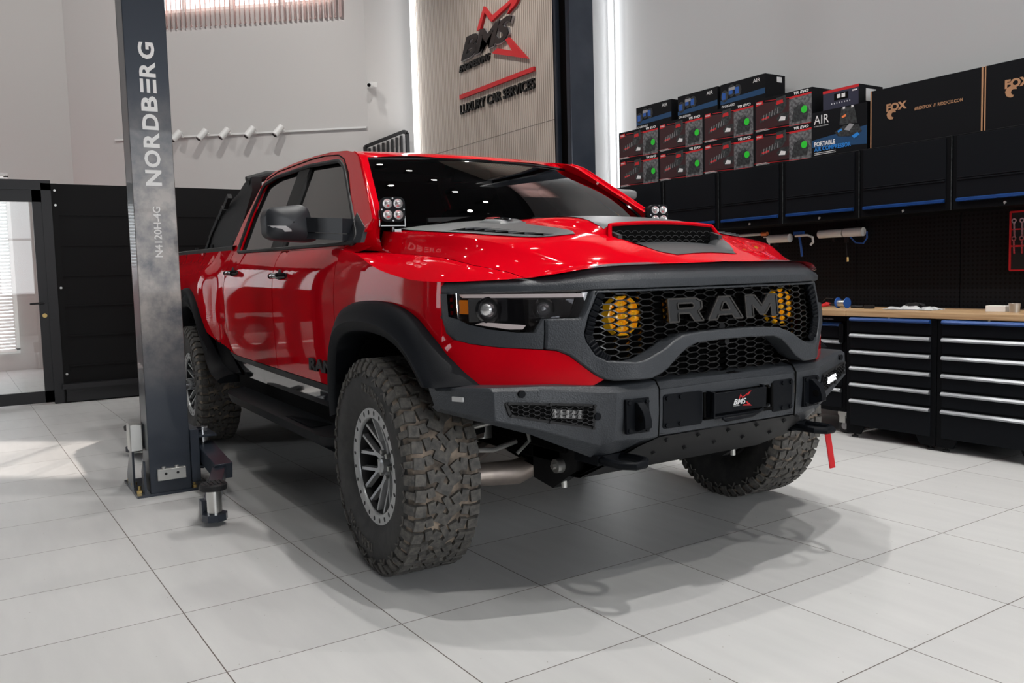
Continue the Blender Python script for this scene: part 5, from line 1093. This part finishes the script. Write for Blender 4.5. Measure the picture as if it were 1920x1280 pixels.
# ------------------------------------------------------------------ boxes on the wall cabinets
ZT = 2.041
def winchbox():
    t = thing('winch_box', '', 'box', (-3.42, 3.08, ZT), group='stacked winch boxes'); w, h = .572, .268
    obj('carton', MB().bb(0, w, 0, .29, 0, h), 'box_black', t, smooth=0)
    m = MB(); F = lambda a, b, d=0: (a*w, -.0006-d, b*h)
    def q(mi, pts, d=0): m.mi = mi; m.add([F(a, b, d) for a, b in pts], [tuple(range(len(pts)))])
    q(0, [(.03, .08), (.62, .10), (.62, .80), (.03, .88)]); q(1, [(.62, .0), (.99, .02), (.99, .82), (.62, .80)], .0002); q(2, [(.62, .80), (.99, .82), (.99, .87), (.62, .86)], .0004); q(2, [(.2, .90), (.62, .84), (.62, .855), (.2, .915)], .0004); q(2, [(0, .08), (.98, .0), (.98, .012), (0, .095)], .0004)
    q(2, [(.03, .80), (.17, .83), (.155, .94), (.045, .93)], .0005); q(2, [(.40, .72), (.52, .74), (.51, .84), (.41, .83)], .0008); 
    q(2, [(.14, .35), (.27, .38), (.27, .44), (.14, .40)], .001); q(3, [(.44, .24), (.55, .22), (.56, .32), (.48, .36)], .001)
    m.mi = 3; add_text(m, 'WARN', lambda a, b, c: (.042*w+a, -.0016-c*.0002, .85*h+b), ext=1, bold=.03, w=.055, h=.014); add_text(m, 'VR EVO', lambda a, b, c: (.70*w+a, -.0016-c*.0002, .89*h+b), ext=1, bold=.04, shear=.2, w=.14, h=.022)
    for i in range(3): q(3, [(.03, .03+.022*i), (.28-.03*i, .03+.022*i+.004), (.28-.03*i, .038+.022*i+.004), (.03, .038+.022*i)], .0006)
    obj('front_print', m, ['box_maroon', 'box_grey', 'print_red', 'print_white'], t, smooth=0)
    m = MB(); m.mi = 0
    for P in ([(.10, .28), (.50, .48), (.56, .62), (.47, .66), (.13, .46)], [(.36, .60), (.40, .92), (.56, .95), (.58, .66), (.5, .55)], [(.44, .18), (.60, .22), (.62, .45), (.48, .45), (.40, .32)], [(.66, .1), (.92, .12), (.95, .4), (.84, .62), (.7, .5)]): m.add([F(a, b, .0007) for a, b in P], [tuple(range(len(P)))])
    for k in range(6): m.mi = 1; m.add([F(.16+.05*k, .33+.028*k, .001), F(.17+.05*k, .33+.028*k, .001), F(.185+.05*k, .50+.028*k, .001), F(.175+.05*k, .50+.028*k, .001)], [(0, 1, 2, 3)])
    obj('product_picture', m, ['print_dark', 'print_grey'], t, smooth=0)
    m = MB(); m.prism([(.87*w+.028*cos(i*pi/10), .42*h+.028*sin(i*pi/10)) for i in range(20)], lambda a, b, d: (a, -.0018+d, b), .001); obj('round_sticker', m, 'sticker_green', t, smooth=0)
    return t
wb = winchbox(); rows_ = ('bottom', 'top'); n_ = 0
for r in range(2):
    for c in range(4):
        o = wb if n_ == 0 else dup(wb); n_ += 1; o.location = (-3.42+.577*c, 3.08, ZT+r*.27)
        o['label'] = 'winch box with green sticker, %s row, %s' % (rows_[r], ('leftmost', 'second from the left', 'third from the left', 'beside the portable compressor box')[c])
        o['group'] = 'stacked winch boxes'
def F_(w, h, a, b, d=0): return (a*w, -.0006-d, b*h)
def airbox():
    t = thing('compressor_box', '', 'box', group='air compressor boxes on top'); w, h = .49, .205
    obj('carton', MB().bb(0, w, 0, .24, 0, h), 'box_black', t, smooth=0); m = MB(); m.add([F_(w, h, 0, .18), F_(w, h, 1, .22), F_(w, h, 1, .45), F_(w, h, 0, .34)], [(0, 1, 2, 3)])
    m.mi = 1; add_text(m, 'AIR', lambda a, b, c: (.74*w+a, -.001-c*.0002, .74*h+b), ext=1, w=.075, h=.030); add_text(m, 'ON-BOARD', lambda a, b, c: (.03*w+a, -.001-c*.0002, .03*h+b), ext=1, bold=.02, w=.15, h=.020); obj('front_print', m, ['box_blue', 'print_white'], t, smooth=0)
    m = MB()
    for k, (a, b) in enumerate(((.10, .50), (.26, .66), (.40, .62))): m.mi = 0; m.prism([(a*w+.042*cos(i*pi/7), b*h+.05*sin(i*pi/7)) for i in range(14)], lambda p, q, d: (p, -.0014+d, q), .0005); m.mi = 1; m.bb(a*w-.03, a*w+.012, -.0018, -.0015, b*h-.028, b*h+.028)
    m.mi = 2; m.bb(.20*w, .34*w, -.0022, -.0019, .68*h, .80*h); m.mi = 3; m.bb(w+.0004, w+.0012, .14, .20, .72*h, .93*h); obj('product_picture', m, ['print_dark', 'blue_plastic', 'print_grey', 'print_white'], t, smooth=0); return t
ab = airbox()
for i, (x, l) in enumerate(((-3.19, 'leftmost of the three blue compressor boxes on top of the stack'), (-2.615, 'middle one of the three blue compressor boxes on top of the stack'), (-2.09, 'rightmost of the three blue compressor boxes on top of the stack'))):
    o = ab if i == 0 else dup(ab); o.location = (x, 3.11, ZT+.5395); o['label'] = l; o['group'] = 'air compressor boxes on top'
t = thing('portable_compressor_box', 'tall black and blue portable air compressor box beside the winch boxes', 'box', (-1.112, 3.07, ZT)); w, h = .475, .335
obj('carton', MB().bb(0, w, 0, .32, 0, h), 'box_black', t, smooth=0); m = MB(); m.add([F_(w, h, .0, .22), F_(w, h, 1, .12), F_(w, h, 1, .52), F_(w, h, 0, .38)], [(0, 1, 2, 3)]); m.mi = 1
add_text(m, 'AIR', lambda a, b, c: (.04*w+a, -.001-c*.0002, .73*h+b), ext=1, w=.135, h=.065); add_text(m, 'PORTABLE', lambda a, b, c: (.05*w+a, -.001-c*.0002, .235*h+b), ext=1, bold=.03, w=.185, h=.034); add_text(m, 'WARN AIR SYSTEMS', lambda a, b, c: (.04*w+a, -.001-c*.0002, .67*h+b), ext=1, w=.13, h=.009)
m.mi = 2; add_text(m, 'AIR COMPRESSOR', lambda a, b, c: (.05*w+a, -.0012-c*.0002, .125*h+b), ext=1, bold=.02, w=.32, h=.032); m.mi = 1
for i in range(2): m.add([F_(w, h, .05, .045+.035*i), F_(w, h, .45, .05+.035*i), F_(w, h, .45, .062+.035*i), F_(w, h, .05, .057+.035*i)], [(0, 1, 2, 3)])
obj('front_print', m, ['box_blue', 'print_white', 'print_blue'], t, smooth=0)
m = MB(); D2 = lambda P, mi, d=.0014: (setattr(m, 'mi', mi), m.add([F_(w, h, a, b, d) for a, b in P], [tuple(range(len(P)))]))
D2([(.52, .62), (.55, .98), (.78, .98), (.84, .60)], 0); D2([(.43, .48), (.60, .60), (.86, .56), (.92, .40), (.70, .34), (.5, .38)], 0); D2([(.60, .50), (.70, .62), (.78, .58), (.70, .46)], 1, .0018); D2([(.56, .80), (.64, .84), (.63, .78), (.57, .76)], 2, .0018); D2([(.48, .50), (.56, .54), (.57, .50), (.5, .46)], 3, .0018); D2([(.74, .34), (.84, .40), (.88, .34), (.78, .28)], 3, .0018); D2([(.58, .95), (.58, 1.0), (.62, 1.0), (.62, .95)], 4, .0018); D2([(.73, .95), (.73, 1.0), (.77, 1.0), (.77, .95)], 4, .0018)
obj('product_picture', m, ['print_dark', 'print_grey', 'print_orange', 'print_blue', 'print_white'], t, smooth=0)
t = thing('lamp_kit_box', 'small navy box with red top stripe lying on the portable compressor box', 'box', (-1.02, 3.08, ZT+.3355)); w, h = .31, .145
obj('carton', MB().bb(0, w, 0, .28, 0, h), 'box_black', t, smooth=0); m = MB(); m.add([F_(w, h, .01, .02), F_(w, h, .99, .02), F_(w, h, .99, .86), F_(w, h, .01, .86)], [(0, 1, 2, 3)]); m.mi = 1; m.add([F_(w, h, 0, .86), F_(w, h, 1, .86), F_(w, h, 1, 1), F_(w, h, 0, 1)], [(0, 1, 2, 3)]); m.mi = 2
for i in range(8): m.box((.08+.022*i, -.0014, .04), (.006, .0006, .010))
m.box((.275, -.0014, .108), (.04, .0006, .010)); m.mi = 3; m.box((.16, -.0014, .085), (.12, .0006, .05)); m.mi = 2; m.box((.14, -.002, .088), (.03, .0006, .028)); m.box((.18, -.002, .088), (.03, .0006, .028)); m.bb(w+.0003, w+.001, .08, .2, .03, .12); obj('front_print', m, ['box_navy', 'print_red', 'print_white', 'deep_black'], t, smooth=0)
def foxbox():
    t = thing('shock_absorber_box', '', 'box', group='wide black boxes with tan lettering'); w, h = .80, .402
    obj('carton', MB().bb(0, w, 0, .33, 0, h), 'box_black', t, smooth=0); m = MB()
    add_text(m, 'FOX', lambda a, b, c: (.155*w+a, -.001-c*.0002, .585*h+b), ext=1, bold=.05, w=.155, h=.055); m.prism([(.205*w+.038*cos(i*pi/8+.3)*(1 if i % 2 else .93), .53*h+.035*sin(i*pi/8+.3)) for i in range(13)]+[(.225*w+.018*cos(-i*pi/8+4.7), .52*h+.018*sin(-i*pi/8+4.7)) for i in range(8)], lambda a, b, d: (a, -.0012+d, b), .0005)
    obj('printed_emblem', m, 'cardboard', t, smooth=0); m = MB(); add_text(m, '#RIDEFOX  //  RIDEFOX.COM', lambda a, b, c: (.42*w+a, -.001-c*.0002, .52*h+b), ext=1, bold=.02, w=.335, h=.024); m.bb(-.001, .007, -.002, .0, 0, h); m.bb(w-.008, w+.002, -.0022, .0, 0, h); m.bb(0, w, -.001, .33, h, h+.001) if False else None
    obj('printed_lettering', m, 'cardboard', t, smooth=0); return t
fb = foxbox(); fb.location = (-.607, 3.07, ZT); fb['label'] = 'wide black box with tan lettering, standing right of the portable compressor box'
dup(fb, (.206, 3.07, ZT), label='second wide black box with tan lettering, cut by the right edge of the photo')

# ------------------------------------------------------------------ tools on the pegboard and things on the bench
YB = 3.338
def hang(name, label, cat, fn_, mats, loc, **k):
    t = MB(); fn_(t); o = obj(name, t, mats, **k); o.location = loc; return tag(o, label, cat)
def airgun(m):
    m.cyl((0, 0, 0), (.22, 0, .0), .032, 20); m.cyl((.235, 0, 0), (.40, 0, 0), .034, 20); m.mi = 1; m.cyl((.22, 0, 0), (.235, 0, 0), .012, 10); m.box((.25, 0, -.05), (.03, .02, .05)); m.tube([(.25, 0, -.07), (.255, 0, -.14), (.26, 0, -.19)], .004, 6); m.cyl((.26, 0, -.19), (.262, 0, -.225), .010, 10, mi=3)
    m.mi = 2; m.tube([(.28, 0, -.03), (.33, 0, -.08), (.40, 0, -.09), (.43, 0, -.05), (.43, 0, 0)], .006, 8); m.mi = 1; m.box((.12, .03, -.045), (.02, .03, .03)); m.box((.40, .03, -.045), (.02, .03, .03))
hang('air_tool', 'long white twin cylinder tool with blue hose hanging on the pegboard', 'air tool', airgun, ['white_plastic', 'matte_black', 'blue_plastic', 'brass'], (-1.25, YB, 1.465))
def nozzle(m): m.cyl((0, 0, 0), (.22, 0, 0), .035, 20); m.cyl((-.06, 0, .02), (0, 0, .02), .006, 8); m.tube([(0, 0, 0), (.0, 0, -.05), (.003, 0, -.10)], .006, 8); m.mi = 1; m.box((.05, .03, -.045), (.02, .04, .03))
hang('sealant_gun', 'single white cylinder tool hanging on the pegboard behind the hood', 'tool', nozzle, ['white_plastic', 'matte_black'], (-1.76, YB, 1.452))
def blow(m): m.box((0, 0, .03), (.09, .03, .03)); m.tube([(0, 0, .02), (.02, 0, -.08), (.03, 0, -.16)], .009, 8); m.mi = 1; m.tube([(-.02, -.02, .01), (.10, -.02, .01), (.15, -.02, -.01), (.155, -.02, -.05), (.13, -.02, -.07)], .010, 8)
hang('blow_gun', 'blue handled air gun with bent pale nozzle hanging between two white tools', 'air tool', blow, ['blue_plastic', 'white_plastic'], (-1.45, YB, 1.455))
def stick(m): m.cyl((0, 0, 0), (.34, 0, 0), .012, 10); m.mi = 1; m.cyl((.30, 0, 0), (.36, 0, 0), .018, 10); m.mi = 0; m.box((.05, .03, -.04), (.02, .04, .03))
hang('caulk_rod', 'thin pale rod with orange tip hanging on the pegboard just above the hood', 'tool', stick, ['white_plastic', 'print_orange'], (-2.14, YB, 1.50))
t = thing('wrench_roll', 'red edged wrench pouch hanging at the right end of the pegboard', 'tool roll', (.245, YB-.01, 1.15))
m = MB(); m.bb(0, .42, 0, .01, 0, .375); obj('pouch', m, 'matte_black', t, smooth=0); m = MB(); m.bb(-.004, .008, -.004, .012, 0, .38); m.bb(0, .42, -.004, .012, -.006, .004); m.bb(0, .42, -.004, .012, .372, .384); m.bb(0, .42, -.006, .0, .15, .162); m.bb(0, .42, -.006, .0, .26, .268); obj('pouch_edging', m, 'strap_red', t, smooth=0)
for i in range(6):
    for r, z in ((0, .155), (1, .27)):
        m = MB(); x = .03+.05*i; m.lathe([(-.003, .008), (-.003, .017), (.003, .017), (.003, .008)], 'Y', c=(x, -.008, z+.05), n=14, closed=True); m.bar((x, -.008, z+.036), (x+.004, -.008, z-.05), .012, .005, up=(0, 1, 0)); o = obj('ring_wrench', m, 'chrome'); o.location = (.245, YB-.012, 1.15); tag(o, 'chrome ring wrenches tucked in the red edged pouch', 'wrench', 'wrenches in the hanging pouch')
ZW = .893
def item(name, label, cat, fn_, mats, loc, **k): return hang(name, label, cat, fn_, mats, loc, **k)
def spool(m): m.cyl((-.035, 0, .035), (.035, 0, .035), .026, 20); m.mi = 1; m.cyl((-.043, 0, .04), (-.035, 0, .04), .04, 24); m.cyl((.035, 0, .04), (.043, 0, .04), .04, 24)
item('wire_spool', 'small spool of silver wire with blue flanges on the workbench', 'spool', spool, ['zinc', 'blue_plastic'], (-.805, 3.03, ZW))
def plier(m): m.tube([(0, 0, .012), (.06, .01, .02), (.11, .0, .03)], .011, 8); m.tube([(0, .03, .012), (.06, .02, .035), (.11, .0, .03)], .011, 8); m.mi = 1; m.bar((.11, 0, .03), (.15, 0, .035), .02, .012); m.tube([(.02, .03, .05), (.06, .02, .075), (.12, .02, .07)], .003, 6)
item('pliers', 'red handled pliers lying left of the wire spool', 'pliers', plier, ['print_red', 'matte_black'], (-1.00, 3.0, ZW))
def sd(m): m.cyl((0, 0, .014), (.09, 0, .014), .014, 12); m.mi = 1; m.cyl((.09, 0, .014), (.16, 0, .014), .005, 8)
item('screwdriver', 'blue handled screwdriver at the left end of the visible worktop', 'screwdriver', sd, ['blue_plastic', 'zinc'], (-1.19, 2.98, ZW))
item('pry_tool', 'black and red hand tool lying right of the wire spool', 'tool', lambda m: (m.cyl((0, 0, .012), (.10, 0, .012), .010, 10), m.box((.15, 0, .014), (.06, .04, .026))), ['matte_black'], (-.745, 3.05, ZW))
def bag(m):
    m.grid(lambda u, v: (.36*u+.01*sin(9*v), .16*v+.01*sin(13*u), .004+.022*abs(sin(7*u+3*v))*(4*u*(1-u))**.5*(4*v*(1-v))**.5+.006*sin(23*u)*sin(19*v)**2), 24, 16); m.grid(lambda u, v: (.36*u, .16*v, .0), 2, 2, flip=True)
b_ = item('plastic_bag', 'crumpled clear plastic bag lying on the worktop', 'bag', bag, ['clear_bag'], (-.44, 2.97, ZW+.001), smooth=20)
item('black_parts', 'small black parts lying on the plastic bag', 'parts', lambda m: (m.box((0, 0, .015), (.07, .04, .022), Matrix.Rotation(.4, 3, 'Z')), m.tube([(-.06, 0, .01), (0, .02, .022), (.08, .0, .012)], .008, 8)), ['matte_black'], (-.25, 3.05, ZW+.02))
item('tape_box', 'small pale carton standing on the worktop near the right edge', 'box', lambda m: m.bb(0, .125, 0, .06, 0, .038), ['white_plastic'], (.27, 3.0, ZW), smooth=0, bevel=.002)
def cup(m): m.lathe([(0, .0), (0, .028), (.055, .034), (.055, .031), (.004, .025), (.004, 0)], 'Z', n=24)
item('metal_cup', 'small grey cup at the right edge of the photo on the worktop', 'cup', cup, ['zinc'], (.45, 3.0, ZW))
t = thing('hose_reel', 'grey wall-mounted hose reel with blue cap and yellow hose behind the windshield', 'hose reel', (-3.20, 2.70, 1.66))
m = MB(); m.prism(rnd([(-.20, 0), (-.20, .30), (.14, .33), (.24, .30), (.24, .24), (.12, .20), (.12, .10), (.20, .06), (.20, 0)], .02, 4), lambda a, b, d: (a, d, b), .20); m.bar((-.10, .19, .15), (-.38, .36, .15), .05, .05); m.bar((-.38, .36, .15), (-.38, .715, .15), .05, .05); m.bb(-.06, .06, .0, .18, .1, .2, 1); obj('reel_housing', m, ['print_grey', 'matte_black'], t, bevel=.01)
m = MB(); m.cyl((.19, -.04, .175), (.24, -.06, .175), .055, 20); obj('reel_cap', m, 'blue_plastic', t); m = MB(); m.lathe([(-.015, 0), (-.015, .12), (.0, .13)], 'Y', c=(-.14, 0, .17), n=24); obj('reel_drum', m, 'blue_plastic', t); m = MB(); m.tube([(.22, -.055, .17), (.26, -.065, .14), (.28, -.065, .05), (.285, -.065, -.3)], .014, 10); obj('hose', m, 'yellow_hose', t)

# ------------------------------------------------------------------ ceiling lamps (sources of the overlapping shadows, with added rear ones for the back wall)
m = MB(); m.lathe([(.38, 0), (.38, .05), (.0, .07), (-.02, .065), (-.02, .055)], 'Z', n=20); m.cyl((0, 0, .38), (0, 0, .40), .03, 10)
lh = thing('ceiling_lamp', 'black cylinder lamp hanging from the dark ceiling', 'ceiling lamp', group='ceiling lamps'); obj('lamp_housing', m, 'matte_black', lh)
m = MB(); m.lathe([(-.012, 0), (-.012, .05)], 'Z', n=20); obj('lamp_lens', m, 'lamp_emit', lh)
for i, (x, y) in enumerate([q[:2] for q in SPOTS]+[(-4.6+1.15*k, yy) for k in range(9) for yy in (-3.1, -.5, 1.8)]):
    o = lh if i == 0 else dup(lh); o.location = (x, y, CEIL-.40)
